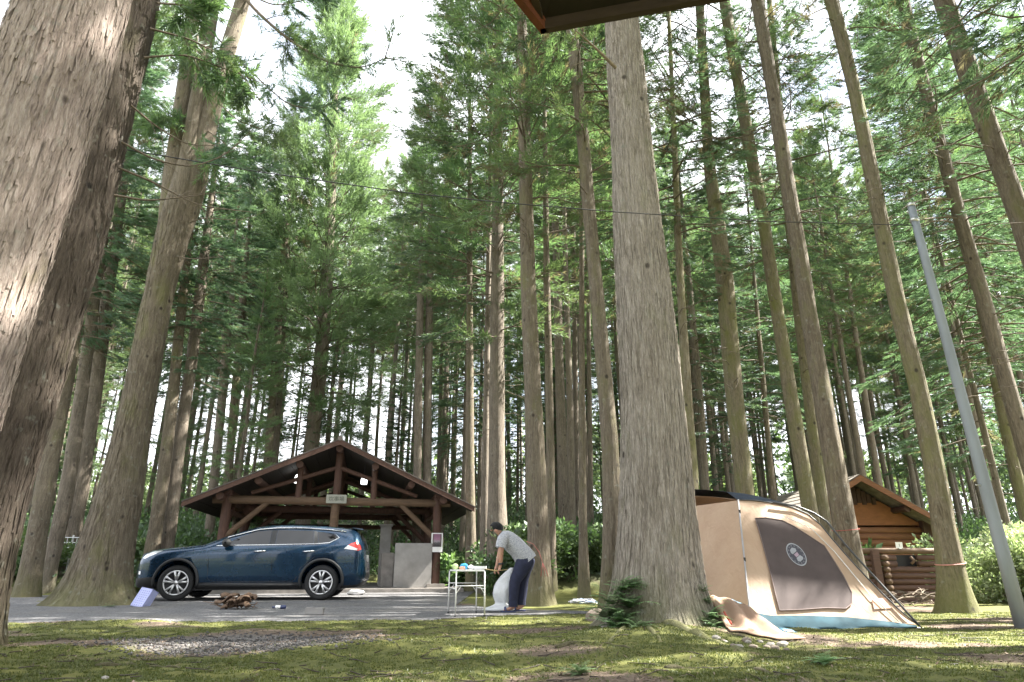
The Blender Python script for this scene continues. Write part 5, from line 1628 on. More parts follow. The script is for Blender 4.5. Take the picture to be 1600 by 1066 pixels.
# ------------------------------------------------------------------ metal pole and the wire
def pole():
    Yp = 7.9
    a = P(1599, 985, Yp); b = P(1424, 323, Yp)
    g = gzf(a.x, Yp) - 0.05
    o = thing('metal_pole', 'grey tapered metal utility pole at the right edge', 'pole', (a.x, Yp, g))
    top = Vector((b.x - a.x, 0, b.z - g))
    MB().tube([(0, 0, 0)] + [top * (k / 6) for k in range(1, 7)], [0.076 - 0.028 * k / 6 for k in range(7)], 24).build('shaft', M['steel_pole'], o, True)
    MB().tube([top, top + Vector((0, 0, 0.05))], [0.054, 0.044], 20).build('cap', M['metal'], o, True)
    MB().tube([top * 0.955 + Vector((-0.02, 0, 0)), top * 0.962], [0.058, 0.058], 20).build('wire_clamp', M['metal'], o, True)
    for k in (0.30, 0.52, 0.74):
        MB().tube([top * k, top * k + Vector((-0.13, -0.03, 0.0))], 0.008, 6).build('step_bolt', M['metal'], o)
    w = [P(px, py, y) for px, py, y in ((185, 232, 6.4), (400, 268, 6.5), (640, 302, 6.7), (800, 318, 6.9), (960, 331, 7.05), (1190, 346, 7.5), (1426, 352, 7.9))]
    pts = []
    for s in range(len(w) - 1):
        for q in range(6): pts.append(w[s].lerp(w[s + 1], q / 6))
    pts.append(w[-1])
    c = pts[0].copy()
    wo = MB().tube([p - c for p in pts], 0.0065, 6).build('overhead_wire', M['black'], None, True)
    wo.location = c
    tag(wo, 'dark overhead wire sagging from the left trees to the metal pole', 'wire')
pole()

# ------------------------------------------------------------------ eave corner of the shelter overhead
def eave():
    zc = 2.80
    def E(px, py, z=zc):
        d = ray(px, py); t = (z - CAM_H) / d.z
        return Vector((d.x * t, d.y * t, z))
    c = E(846, 54); r = E(1145, 0); l = E(802, 0)
    dr = (r - c).normalized(); dl = (l - c).normalized()
    o = thing('shelter_eave', 'dark wooden eave corner of a roof hanging into the top of the picture', 'roof', c)
    oc = M['log_beam']
    Mo = wood('eave_board', (0.20, 0.06, 0.032), (1, 0.2, 1), 16)
    Mf = wood('eave_fascia', (0.055, 0.036, 0.028), (0.2, 1, 1), 24)
    up = Vector((0, 0, 1))
    Lr, Ll = 4.2, 4.5
    # fascia boards
    nr = dr.cross(up).normalized(); nl = dl.cross(up).normalized()
    MB().prism([(0, 0, 0), dr * Lr, dr * Lr + up * 0.055, up * 0.055], nr * 0.03).build('fascia_board', Mf, o)
    MB().prism([dl * 0.0, dl * Ll, dl * Ll + up * 0.07, up * 0.07], nl * -0.03).build('fascia_board', Mo, o)
    # soffit and covering, rising away from the eaves
    mid = (dr * Lr + dl * Ll)
    inn = Vector((mid.x, mid.y, 1.1))
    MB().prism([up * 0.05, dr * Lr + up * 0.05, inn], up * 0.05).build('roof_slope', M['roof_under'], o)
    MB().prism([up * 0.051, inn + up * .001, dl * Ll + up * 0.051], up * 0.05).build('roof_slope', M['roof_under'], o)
    # hip rafter and eave plank of the lighter side
    h = (dr * 0.36 + dl).normalized()
    MB().prism([dl * 0.03 + up * 0.035, dl * Ll + up * 0.035, dl * Ll + h * 0 + dr * 0.10 + up * 0.04, dr * 0.035 + dl * 0.03 + up * 0.04], up * 0.012).build('eave_plank', Mo, o)
    MB().tube([h * 0.05 + up * 0.045, h * 2.5 + up * 0.30], [0.022, 0.03], 4).build('hip_rafter', Mf, o)
    pst = (dr + dl) * 2.0
    MB().box((pst.x, pst.y, (-zc + 0.4) / 2), (0.14, 0.14, zc + 0.4)).build('post', M['log_red'], o)
eave()

# ------------------------------------------------------------------ the person
def person():
    foot = G(806, 957.5)
    g = 0.012
    o = thing('person', 'person in a pale grey T-shirt and navy trousers bending over a white bag', 'person', (foot.x, foot.y, g))
    skin_m = plain('skin', (0.42, 0.235, 0.16), 0.55, var=0.08, Subsurface_Weight=0.1)
    hair_m = plain('hair', (0.008, 0.008, 0.009), 0.95, var=0.3, scale=60, bump=0.5)
    shirt_t = NT('grey_shirt')
    st = shirt_t.noise(shirt_t.coord('Object', (1, 1, 2.5)), 60, 2)
    shirt = shirt_t.finish(shirt_t.ramp(st, [(0.38, (0.24, 0.25, 0.28)), (0.62, (0.44, 0.45, 0.48))]), 0.9, normal=shirt_t.bump(shirt_t.noise(shirt_t.coord('Object'), 14, 3), 0.5, 0.03))
    navy = plain('navy_cloth', (0.014, 0.018, 0.045), 0.85, var=0.3, scale=12, bump=0.5)
    shoe = plain('sandal', (0.05, 0.06, 0.14), 0.6, var=0.3)
    # joints, x to the right, y away from the viewer, z up; the person faces left
    V, E_, Rr = [], [], []
    def j(p, r, par=None):
        V.append(p); Rr.append(r)
        if par is not None: E_.append((par, len(V) - 1))
        return len(V) - 1
    pel = j((0.125, 0.0, 0.76), (0.105, 0.13))
    ab = j((0.05, 0.0, 0.88), (0.09, 0.12), pel)
    ch = j((-0.09, 0.0, 1.00), (0.09, 0.125), ab)
    cl = j((-0.175, 0.0, 1.06), (0.06, 0.11), ch)
    nk = j((-0.235, -0.005, 1.115), 0.050, cl)
    h0 = j((-0.262, -0.01, 1.150), 0.066, nk)
    h1 = j((-0.300, -0.015, 1.178), 0.088, h0)
    h2 = j((-0.318, -0.018, 1.222), 0.082, h1)
    ja = j((-0.345, -0.018, 1.135), 0.050, h1)
    hands = []
    for sd, y0 in ((-1, -0.165), (1, 0.165)):
        s = j((-0.195, y0, 1.03), 0.050, cl)
        e = j((-0.235 - 0.01 * sd, y0 * 1.12, 0.84), 0.042, s)
        w = j((-0.255 - 0.03 * sd, y0 * 0.75, 0.665), 0.030, e)
        pm = j((-0.272 - 0.03 * sd, y0 * 0.66, 0.615), (0.026, 0.036), w)
        for q in range(4):                                   # fingers, unequal and curled round the stick
            yy = y0 * 0.66 + (q - 1.5) * 0.021
            ln = (0.034, 0.040, 0.037, 0.028)[q]
            k1 = j((-0.290 - 0.03 * sd, yy, 0.588 - 0.2 * ln), 0.0100, pm)
            k2 = j((-0.300 - 0.03 * sd, yy, 0.588 - 0.95 * ln), 0.0088, k1)
            k3 = j((-0.280 - 0.03 * sd, yy, 0.570 - 1.05 * ln), 0.0080, k2)
        t1 = j((-0.262 - 0.03 * sd, y0 * 0.66 - sd * -0.034, 0.602), 0.011, pm)
        t2 = j((-0.268 - 0.03 * sd, y0 * 0.66 - sd * -0.040, 0.575), 0.009, t1)
        hands.append((-0.29 - 0.03 * sd, y0 * 0.66, 0.565))
    for sd, hip, kn, an, toe in ((-1, (0.11, -0.09, 0.70), (-0.02, -0.10, 0.40), (-0.045, -0.10, 0.07), (-0.185, -0.115, 0.028)),
                                 (1, (0.14, 0.09, 0.70), (0.11, 0.10, 0.41), (0.085, 0.11, 0.075), (-0.03, 0.10, 0.030))):
        a = j(hip, 0.090, pel)
        b = j(kn, 0.058, a)
        c2 = j(an, 0.038, b)
        hl = j((an[0] + 0.03, an[1], 0.035), 0.032, c2)
        d = j(((an[0] + toe[0]) / 2, (an[1] + toe[1]) / 2, 0.040), (0.032, 0.026), c2)
        j(toe, (0.034, 0.018), d)
    skin('body', V, E_, Rr, skin_m, o, root=pel)
    # head details
    hd = MB()
    for (x, y, z), r in (((-0.385, -0.017, 1.162), 0.016),):
        hd.tube([(x + 0.03, y, z + 0.012), (x, y, z), (x + 0.02, y, z - 0.012)], [0.006, r * 0.8, 0.006], 8)
    hd.build('nose', skin_m, o, True)
    MB().lathe([(0.003, -0.012), (0.024, -0.006), (0.028, 0.004), (0.012, 0.012)], 12, Matrix.Translation((-0.292, -0.105, 1.158))).build('ear', skin_m, o, True)
    for y in (-0.052, 0.018):
        MB().lathe([(0.001, -0.004), (0.008, -0.002), (0.008, 0.002)], 8, Matrix.Translation((-0.379, y, 1.178))).build('eye', M['black'], o, True)
    MB().tube([(-0.382, -0.04, 1.128), (-0.389, -0.017, 1.126), (-0.382, 0.006, 1.128)], 0.005, 6).build('mouth', plain('lip', (0.33, 0.14, 0.11), 0.5), o, True)
    # hair: a cap of short strands over the crown, back and sides
    bm = bmesh.new()
    bmesh.ops.create_icosphere(bm, subdivisions=4, radius=1.0)
    rr = random.Random(5)
    for v in list(bm.verts):
        d = v.co.copy()
        if d.z < -0.30 + 0.42 * max(0, -d.x) or (d.x < -0.62 and d.z < 0.32):
            bm.verts.remove(v); continue
        k = 1 + 0.05 * rr.random() + 0.03 * math.sin(d.x * 9 + d.y * 7)
        v.co = Vector((-0.302 + d.x * 0.103 * k, -0.015 + d.y * 0.098 * k, 1.192 + d.z * 0.098 * k))
    me = bpy.data.meshes.new('hair'); bm.to_mesh(me); bm.free(); me.materials.append(hair_m)
    for p in me.polygons: p.use_smooth = True
    link('hair', me, o)
    # clothes: closed shells round the body
    def shell(mb, rings, n=22, seed=1, amp=0.10):
        rings = [(Vector(c), rx, ry) for c, rx, ry in rings]
        V = []
        for i, (c, rx, ry) in enumerate(rings):
            d = (rings[min(i + 1, len(rings) - 1)][0] - rings[max(i - 1, 0)][0]).normalized()
            e = Vector((0, 1, 0)); e = (e - d * e.dot(d)).normalized(); f_ = e.cross(d)
            for k in range(n):
                t_ = 2 * math.pi * k / n
                w = 1 + amp * (float(vnoise(k / n * 8, i * 0.9 + seed * 3, seed, 8)) - 0.5)
                V.append(c + f_ * (rx * w * math.cos(t_)) + e * (ry * w * math.sin(t_)))
        m = len(rings)
        Fq = [(i * n + k, i * n + (k + 1) % n, (i + 1) * n + (k + 1) % n, (i + 1) * n + k) for i in range(m - 1) for k in range(n)]
        mb.add(V, Fq)
    sm = MB()
    shell(sm, [((0.185, 0, 0.70), 0.165, 0.185), ((0.15, 0, 0.745), 0.165, 0.185), ((0.10, 0, 0.815), 0.152, 0.178), ((0.03, 0, 0.895), 0.142, 0.172), ((-0.05, 0, 0.968), 0.140, 0.176), ((-0.12, 0, 1.03), 0.130, 0.178), ((-0.18, 0, 1.075), 0.105, 0.160), ((-0.215, 0, 1.10), 0.075, 0.110), ((-0.235, 0, 1.118), 0.056, 0.062)], 28, 3)
    for sd in (-1, 1):
        shell(sm, [((-0.12, sd * 0.09, 1.07), 0.06, 0.06), ((-0.16, sd * 0.135, 1.06), 0.088, 0.078), ((-0.195, sd * 0.165, 1.02), 0.090, 0.074), ((-0.215, sd * 0.18, 0.965), 0.082, 0.070), ((-0.228, sd * 0.186, 0.905), 0.080, 0.070)], 20, 5)
    ts = sm.build('t_shirt', shirt, o, True)
    tr_ = MB()
    for sd, pts_ in ((-1, [((0.165, -0.045, 0.80), 0.10, 0.105), ((0.15, -0.07, 0.735), 0.142, 0.112), ((0.115, -0.085, 0.665), 0.132, 0.108), ((0.055, -0.092, 0.56), 0.105, 0.095), ((-0.005, -0.098, 0.45), 0.086, 0.082), ((-0.018, -0.10, 0.39), 0.080, 0.078), ((-0.03, -0.10, 0.27), 0.074, 0.070), ((-0.042, -0.10, 0.15), 0.068, 0.064), ((-0.045, -0.10, 0.075), 0.068, 0.064)]),
                     (1, [((0.165, 0.045, 0.80), 0.10, 0.105), ((0.16, 0.07, 0.735), 0.142, 0.112), ((0.15, 0.085, 0.665), 0.128, 0.108), ((0.132, 0.092, 0.56), 0.103, 0.095), ((0.118, 0.10, 0.45), 0.086, 0.082), ((0.112, 0.10, 0.40), 0.080, 0.078), ((0.10, 0.105, 0.27), 0.074, 0.070), ((0.088, 0.11, 0.15), 0.068, 0.064), ((0.085, 0.11, 0.09), 0.068, 0.064)])):
        shell(tr_, pts_, 22, 9 + sd, 0.14)
    tr_.build('trousers', navy, o, True)
    for cx, cy in ((-0.115, -0.108), (0.03, 0.105)):
        sh = MB()
        prof = [(-0.115, 0.018), (-0.09, 0.038), (-0.03, 0.045), (0.05, 0.038), (0.095, 0.034), (0.118, 0.018)]
        up_ = [(cx + a, cy - b, 0.022) for a, b in prof] + [(cx + a, cy + b, 0.022) for a, b in reversed(prof)]
        sh.prism([(x, y, 0.0) for x, y, z in up_], (0, 0, 0.022))
        sh.tube([(cx - 0.03, cy - 0.046, 0.02), (cx - 0.045, cy - 0.02, 0.068), (cx - 0.045, cy + 0.02, 0.068), (cx - 0.03, cy + 0.046, 0.02)], 0.017, 8)
        sh.build('sandal', shoe, o, bevel=0.004)
    MB().lathe([(0.034, -0.014), (0.040, -0.012), (0.040, 0.012), (0.034, 0.014)], 16, Matrix.Translation((-0.224, -0.127, 0.675)) @ Matrix.Rotation(R(90), 4, 'X')).build('wrist_band', M['black'], o, True)
    # stick in the hands
    hx = foot + Vector((-0.285, -0.10, g + 0.575))
    st_ = MB().tube([(-0.22, 0.0, 0.035), (0.0, 0.0, 0.0), (0.16, 0.05, 0.02)], [0.006, 0.008, 0.006], 8).build('bamboo_stick', plain('bamboo', (0.50, 0.38, 0.16), 0.5), None, True)
    st_.location = hx; tag(st_, 'thin yellow stick held in the hands of the bending person', 'stick')
    # rubbish bag hanging from the hands and trailing on the ground
    t = NT('white_plastic')
    nz = t.noise(t.coord('Object', (1, 1, 0.5)), 16, 4, 0.6, 1.5)
    pr = t.t.nodes.new('ShaderNodeBsdfPrincipled')
    pr.inputs['Base Color'].default_value = (0.90, 0.92, 0.94, 1); pr.inputs['Roughness'].default_value = 0.3
    t.t.links.new(t.bump(nz, 0.8, 0.06), pr.inputs['Normal'])
    tl = t.t.nodes.new('ShaderNodeBsdfTranslucent'); tl.inputs['Color'].default_value = (0.84, 0.88, 0.92, 1)
    mx = t.t.nodes.new('ShaderNodeMixShader'); mx.inputs[0].default_value = 0.3
    t.t.links.new(pr.outputs[0], mx.inputs[1]); t.t.links.new(tl.outputs[0], mx.inputs[2]); t.t.links.new(mx.outputs[0], t.out.inputs['Surface'])
    secs = [((-0.03, 0.02, 0.615), 0.03, 0.05), ((-0.07, 0.03, 0.55), 0.07, 0.08), ((-0.13, 0.03, 0.46), 0.11, 0.11), ((-0.18, 0.03, 0.36), 0.155, 0.14), ((-0.205, 0.03, 0.25), 0.165, 0.16), ((-0.20, 0.03, 0.16), 0.13, 0.14), ((-0.19, 0.02, 0.105), 0.09, 0.10), ((-0.20, -0.03, 0.07), 0.15, 0.10), ((-0.22, -0.06, 0.045), 0.20, 0.12), ((-0.23, -0.06, 0.014), 0.24, 0.13), ((-0.23, -0.06, 0.006), 0.02, 0.02)]
    Vb, Fb = [], []
    n = 44
    for i, (c, a, b) in enumerate(secs):
        for q in range(n):
            th = 2 * math.pi * q / n
            k = 1 + 0.6 * (float(vnoise(q / n * 11, i * 0.7, 77, 11)) - 0.5)
            Vb.append((c[0] + a * k * math.cos(th), c[1] + b * k * math.sin(th), c[2]))
    for i in range(len(secs) - 1):
        for q in range(n): Fb.append((i * n + q, i * n + (q + 1) % n, (i + 1) * n + (q + 1) % n, (i + 1) * n + q))
    bag = obj('rubbish_bag', Vb, Fb, t.m, None, True)
    bag.location = (foot.x - 0.02, foot.y + 0.04, g + 0.004)
    s = bag.modifiers.new('s', 'SUBSURF'); s.levels = 1; s.render_levels = 1
    bpy.context.view_layer.update(); bake(bag)
    tag(bag, 'white translucent plastic bag dangling beside the legs of the person', 'bag')
person()

# ------------------------------------------------------------------ folding table and what lies on it
def table():
    fl, fr, bl, br = G(711, 966), G(757, 965), G(700, 959.5), G(744, 959)
    tz = 0.585
    o = thing('folding_table', 'small white folding table with thin metal legs beside the person', 'table', ((fl + br) / 2))
    c = o.location.copy()
    D = [fl - c, fr - c, br - c, bl - c]
    cen = sum(D, Vector()) / 4
    top = [cen + (d - cen) * 0.98 for d in D]
    wl = plain('table_leg', (0.70, 0.70, 0.68), 0.4, 0.3)
    MB().prism([(p.x, p.y, tz) for p in top], (0, 0, 0.022)).build('table_top', M['white'], o, bevel=0.004)
    legs = []
    for d, t_ in zip(D, top):
        a = Vector((t_.x, t_.y, tz)); b = Vector((d.x, d.y, 0.012))
        lg = MB().tube([a, b], 0.010, 8).build('leg', wl, o, True)
        MB().tube([b, b + Vector((0, 0, 0.02))], 0.013, 8).build('foot_cap', M['black'], lg)
        legs.append((a, b))
    def at(i, z):
        a, b = legs[i]; f = (tz - z) / (tz - 0.012); return a.lerp(b, f)
    for i, k, z in ((0, 1, 0.40), (3, 2, 0.42), (0, 3, 0.36), (1, 2, 0.36)):
        MB().tube([at(i, z), at(k, z)], 0.008, 6).build('cross_bar', wl, o, True)
    for i in range(4):
        q = at(i, 0.40); r_ = at((i + 1) % 4 if i % 2 == 0 else i - 1, 0.40)
        MB().tube([at(i, 0.30), q.lerp(r_, 0.18)], 0.005, 6).build('stay', wl, o)
    zt = c.z + tz + 0.022
    def put(px, dy): 
        p = P(px, 890, c.y + dy); return Vector((p.x, p.y, zt))
    def blob(name, label, cat, loc, s, mat, seed=0, amp=0.25):
        bm = bmesh.new(); bmesh.ops.create_icosphere(bm, subdivisions=3, radius=1)
        for v in bm.verts:
            k = 1 + amp * (float(vnoise(v.co.x * 2 + 5, v.co.y * 2 + v.co.z * 1.7 + 9, seed)) - 0.5)
            v.co = Vector((v.co.x * s[0] * k, v.co.y * s[1] * k, max(-1, v.co.z * k) * s[2] + s[2]))
        me = bpy.data.meshes.new(name); bm.to_mesh(me); bm.free(); me.materials.append(mat)
        for p in me.polygons: p.use_smooth = True
        q = link(name, me); q.location = loc; tag(q, label, cat); return q
    blob('green_bowl', 'pale green round bowl at the left end of the folding table', 'bowl', put(711, 0.02), (0.045, 0.045, 0.042), plain('pale_green', (0.50, 0.62, 0.30), 0.6), 1, 0.15)
    blob('blue_cloth', 'crumpled bright blue cloth on the folding table', 'cloth', put(724, 0.06) , (0.06, 0.04, 0.045), plain('blue_cloth', (0.05, 0.35, 0.60), 0.8), 2, 0.6)
    blob('orange_packet', 'small orange and white packet in front of the blue cloth', 'packet', put(722, -0.06), (0.05, 0.025, 0.022), plain('peach', (0.75, 0.42, 0.28), 0.5), 3, 0.5)
    blob('white_towel', 'white folded towel in the middle of the folding table', 'towel', put(736, 0.0), (0.05, 0.05, 0.032), M['white'], 4, 0.5)
    tr = MB().box((0, 0, 0.022), (0.19, 0.16, 0.006)).box((0, -0.08, 0.03), (0.2, 0.006, 0.035)).box((0, 0.08, 0.03), (0.2, 0.006, 0.035)).box((-0.097, 0, 0.03), (0.006, 0.155, 0.035)).box((0.097, 0, 0.03), (0.006, 0.155, 0.035)).box((0, 0, 0.01), (0.14, 0.12, 0.019)).build('white_tray', M['white'], None)
    tr.location = put(749, 0.02); tag(tr, 'shallow white tray at the right end of the folding table', 'tray')
table()

# ------------------------------------------------------------------ things lying about
def rock(name, label, px, py, s, mat, seed, rot=0.0, flat=0.6, group=None, lift=0.35):
    bm = bmesh.new(); bmesh.ops.create_icosphere(bm, subdivisions=2, radius=1)
    r = random.Random(seed)
    for v in bm.verts:
        k = 1 + 0.45 * (float(vnoise(v.co.x * 1.7 + seed, v.co.y * 1.7 + v.co.z * 1.3 + 3, seed)) - 0.5)
        v.co = Vector((round(v.co.x * k * 2.2) / 2.2 * 0.5 + v.co.x * k * 0.5, v.co.y * k, v.co.z * k * flat)) * s
    me = bpy.data.meshes.new(name); bm.to_mesh(me); bm.free(); me.materials.append(mat)
    o = link(name, me); p = G(px, py); o.location = (p.x, p.y, gzf(p.x, p.y) + s * flat * lift); o.rotation_euler = (0, 0, rot)
    return tag(o, label, 'stone', group)
M['stone'] = plain('stone', (0.19, 0.155, 0.125), 0.9, var=0.3, scale=9, bump=0.5)
M['stone_pale'] = plain('stone_pale', (0.30, 0.275, 0.245), 0.85, var=0.2, scale=9, bump=0.4)
rock('stone', 'brown boulder at the left foot of the big pale cedar', 931, 968, 0.13, M['stone'], 1, 0.3, 0.8)
rock('stone', 'pale slab of stone standing before the ferns, left of the big cedar', 952, 988, 0.055, M['stone_pale'], 2, 0.8, 1.2)
rock('stone', 'pale flat stone lying just right of the standing slab by the big cedar', 964, 987, 0.06, M['stone_pale'], 3, 0.2, 0.5)
rock('stone', 'white chip of stone lowest of three by the big cedar', 945, 993, 0.035, M['stone_pale'], 4, 0.2, 0.5)
for i in range(14):
    rock('stone', 'small brownish stone in the row below the brown tarpaulin', 1122 + i * 8.3 + random.uniform(-4, 4), 1012 + random.uniform(-6, 8), random.uniform(0.022, 0.05), M['stone'] if i % 2 else M['stone_pale'], 20 + i, random.random() * 3, 0.6, 'stones below the tarpaulin')
rock('stone', 'pale pebble alone in the moss at the bottom left', 164, 1061, 0.022, M['stone_pale'], 50)

def oriented_box(name, label, cat, p, ax, ay, az, mat, bevel=0.01):
    v = [p + ax * i + ay * j + az * k for i in (0, 1) for j in (0, 1) for k in (0, 1)]
    c = p.copy()
    mb = MB().add([q - c for q in v], [(0, 1, 3, 2), (4, 6, 7, 5), (0, 4, 5, 1), (2, 3, 7, 6), (0, 2, 6, 4), (1, 5, 7, 3)])
    o = mb.build(name, mat, None, bevel=bevel); o.location = c
    return tag(o, label, cat)

def litter_things():
    Yb = G(212, 949).y
    a = P(203, 946, Yb); b = P(221, 950, Yb - 0.05); d = P(222, 917, Yb + 0.1)
    root = thing('plastic_basket', 'lavender blue perforated plastic basket tipped against the forked cedar', 'basket', a)
    lav = plain('lavender_plastic', (0.40, 0.43, 0.70), 0.45, var=0.1)
    ax, ay = b - a, d - a
    nn = ax.cross(ay).normalized()
    if nn.y > 0: nn = -nn
    az = -nn * 0.16
    def slab(nm, p, x, y, z, mt=lav):
        v = [p + x * i + y * j + z * k for i in (0, 1) for j in (0, 1) for k in (0, 1)]
        return MB().add(v, [(0, 1, 3, 2), (4, 6, 7, 5), (0, 4, 5, 1), (2, 3, 7, 6), (0, 2, 6, 4), (1, 5, 7, 3)]).build(nm, mt, root)
    slab('bottom', Vector(), ax, ay, az * 0.06)
    slab('side', Vector(), ax * 0.05, ay, az); slab('side', ax * 0.95, ax * 0.05, ay, az)
    slab('end', Vector(), ax, ay * 0.04, az); slab('end', ay * 0.96, ax, ay * 0.04, az)
    hole = plain('basket_hole', (0.14, 0.15, 0.36), 0.7)
    hb = MB()
    for i in range(5):
        for j in range(8):
            q = ax * ((i + 0.7) / 6) + ay * ((j + 0.7) / 9.4) + nn * 0.002
            hb.add([q, q + ax * 0.07, q + ax * 0.07 + ay * 0.035, q + ay * 0.035], [(0, 1, 2, 3)])
    hl = hb.build('perforations', hole, root); hl['kind'] = 'stuff'
    # heap of bark and twigs
    p = G(373, 953)
    hp = thing('bark_heap', 'heap of brown bark and twigs on the gravel before the car', 'bark', (p.x, p.y, 0.012))
    bk = bark('bark_scrap', (0.035, 0.02, 0.014), (0.115, 0.06, 0.04), (0.21, 0.125, 0.09), (0.15, 0.10, 0.06), 0.2)
    r = random.Random(9)
    for i in range(11):
        L_, W_ = r.uniform(0.18, 0.38), r.uniform(0.05, 0.09)
        V, Fa = [], []
        nx, ny = 8, 6
        for k in range(nx):
            for q in range(ny):
                a_ = (q / (ny - 1) - 0.5) * 2.0
                V.append((L_ * (k / (nx - 1) - 0.5), W_ * math.sin(a_), W_ * (math.cos(a_) - 0.5) + 0.02 * r.random() + 0.03 * math.sin(k)))
        for k in range(nx - 1):
            for q in range(ny - 1): Fa.append((k * ny + q, k * ny + q + 1, (k + 1) * ny + q + 1, (k + 1) * ny + q))
        ob = obj('bark_strip', V, Fa, bk, hp, True)
        mm = ob.modifiers.new('s', 'SOLIDIFY'); mm.thickness = 0.015
        bpy.context.view_layer.update(); bake(ob)
        ob.location = (r.uniform(-0.20, 0.14), r.uniform(-0.12, 0.12), 0.025 + 0.012 * i)
        ob.rotation_euler = (r.uniform(-0.4, 0.4), r.uniform(-0.35, 0.35), r.uniform(0, 3.1))
    for i in range(16):
        a_ = r.uniform(0, 6.28); L_ = r.uniform(0.12, 0.42)
        s0 = Vector((r.uniform(-0.28, 0.3), r.uniform(-0.1, 0.1), 0.02))
        e = s0 + Vector((math.cos(a_) * L_, math.sin(a_) * 0.4 * L_, r.uniform(0.0, 0.12)))
        MB().tube([s0, s0.lerp(e, 0.5) + Vector((0, 0, 0.02)), e], [0.008, 0.007, 0.003], 5).build('twig', bk, hp)
    # concrete block
    p = G(491, 962)
    cb = MB().box((0, 0, 0.045), (0.25, 0.12, 0.085)).box((-0.06, -0.005, 0.092), (0.12, 0.10, 0.012)).build('concrete_block', M['concrete'], None, bevel=0.012)
    cb.location = (p.x, p.y, 0.012); cb.rotation_euler = (0, 0, 0.1); tag(cb, 'pale concrete block lying alone on the gravel edge', 'block')
    p = G(436, 953)
    bt = thing('plastic_bottle', 'small white and dark blue bottle lying right of the bark heap', 'bottle', (p.x, p.y, 0.04), 0.15)
    MB().lathe([(0.0, -0.02), (0.026, -0.02), (0.028, 0.05), (0.026, 0.06)], 12, Matrix.Rotation(R(90), 4, 'Z')).build('body', M['white'], bt, True)
    MB().lathe([(0.028, -0.10), (0.028, -0.02), (0.0, -0.02)], 12, Matrix.Rotation(R(90), 4, 'Z')).build('base', plain('ink_blue', (0.02, 0.03, 0.09), 0.4), bt, True)
    MB().lathe([(0.026, 0.06), (0.012, 0.08), (0.012, 0.11), (0.0, 0.11)], 12, Matrix.Rotation(R(90), 4, 'Z')).build('neck', plain('ink_blue2', (0.02, 0.03, 0.09), 0.4), bt, True)
    # white sack behind the car
    p = G(555, 931)
    bm = bmesh.new(); bmesh.ops.create_icosphere(bm, subdivisions=3, radius=1)
    for v in bm.verts:
        k = 1 + 0.5 * (float(vnoise(v.co.x * 2.3 + 4, v.co.y * 2 + v.co.z * 2 + 6, 8)) - 0.5)
        v.co = Vector((v.co.x * 0.20 * k, v.co.y * 0.12 * k, max(-0.9, v.co.z * k) * 0.07 + 0.06))
    me = bpy.data.meshes.new('white_sack'); bm.to_mesh(me); bm.free(); me.materials.append(M['white'])
    for q in me.polygons: q.use_smooth = True
    ws = link('white_sack', me); ws.location = (p.x, p.y, 0.11 if p.y > 16.5 else 0.012); tag(ws, 'small white sack on the ground behind the rear bumper of the car', 'sack')
    # tangle of rope by the cedars
    p = G(912, 948)
    tg = thing('rope_tangle', 'tangle of pale blue and white rope between the two middle trunks', 'rope', (p.x, p.y, gzf(p.x, p.y)))
    cols = [plain('rope_white', (0.66, 0.68, 0.70), 0.7), plain('rope_blue', (0.30, 0.40, 0.55), 0.7), plain('rope_grey', (0.36, 0.36, 0.42), 0.7)]
    for i in range(12):
        pts = []
        a0 = r.uniform(0, 6.28)
        for k in range(9):
            rr_ = 0.06 + 0.14 * r.random()
            pts.append((rr_ * 1.3 * math.cos(a0 + k * 0.8), rr_ * 0.7 * math.sin(a0 + k * 0.8), 0.02 + 0.10 * r.random() * math.exp(-rr_ * 3)))
        MB().tube(pts, 0.009, 6).build('rope', cols[i % 3], tg, True)
    # tarpaulin and bag by the tent
    br = plain('tarp_brown', (0.27, 0.18, 0.125), 0.8, var=0.15, scale=3, bump=0.3)
    top = [P(1108, 934, 7.75), P(1128, 934, 7.7), P(1150, 940, 7.6), P(1172, 954, 7.5)]
    low = [P(1142, 1000, 6.75), P(1175, 1003, 6.62), P(1215, 1003, 6.55), P(1262, 1006, 6.5)]
    c = G(1180, 1000)
    V, Fa = [], []
    nr_, nc = 16, 22
    for jn in range(nr_):
        for i in range(nc):
            f = i / (nc - 1) * 3; a = int(min(f, 2)); g_ = f - a
            tp = top[a].lerp(top[a + 1], g_); bt_ = low[a].lerp(low[a + 1], g_)
            q = jn / (nr_ - 1)
            p = tp.lerp(bt_, q)
            fold = 0.045 * math.sin(i * 0.75 + 2.0 * q) * (0.4 + q) * (1 - 0.4 * q) + 0.03 * (float(vnoise(i * 0.5, jn * 0.5, 6)) - 0.5)
            p = p + Vector((0, -0.5, 0.9)) * fold
            p.z = max(p.z - 0.02 * q, gzf(p.x, p.y) + 0.012)
            V.append(p - c)
    for jn in range(nr_ - 1):
        for i in range(nc - 1): Fa.append((jn * nc + i, jn * nc + i + 1, (jn + 1) * nc + i + 1, (jn + 1) * nc + i))
    tp_ = thing('tarpaulin', 'crumpled brown tarpaulin lying between the big cedar and the tent', 'tarpaulin', c)
    sh = obj('sheet', V, Fa, br, tp_, True)
    md = sh.modifiers.new('s', 'SOLIDIFY'); md.thickness = 0.008
    bpy.context.view_layer.update(); bake(sh)
    pr = [Vector(V[(6 + k) * nc + 3 + k // 2]) + Vector((0, -0.012, 0.018)) for k in range(4)]
    MB().tube(pr, 0.012, 6).build('red_print', plain('tarp_red', (0.45, 0.09, 0.06), 0.8), tp_, True)
    teal = plain('teal_bag', (0.02, 0.085, 0.13), 0.6, var=0.4, scale=10, bump=0.5)
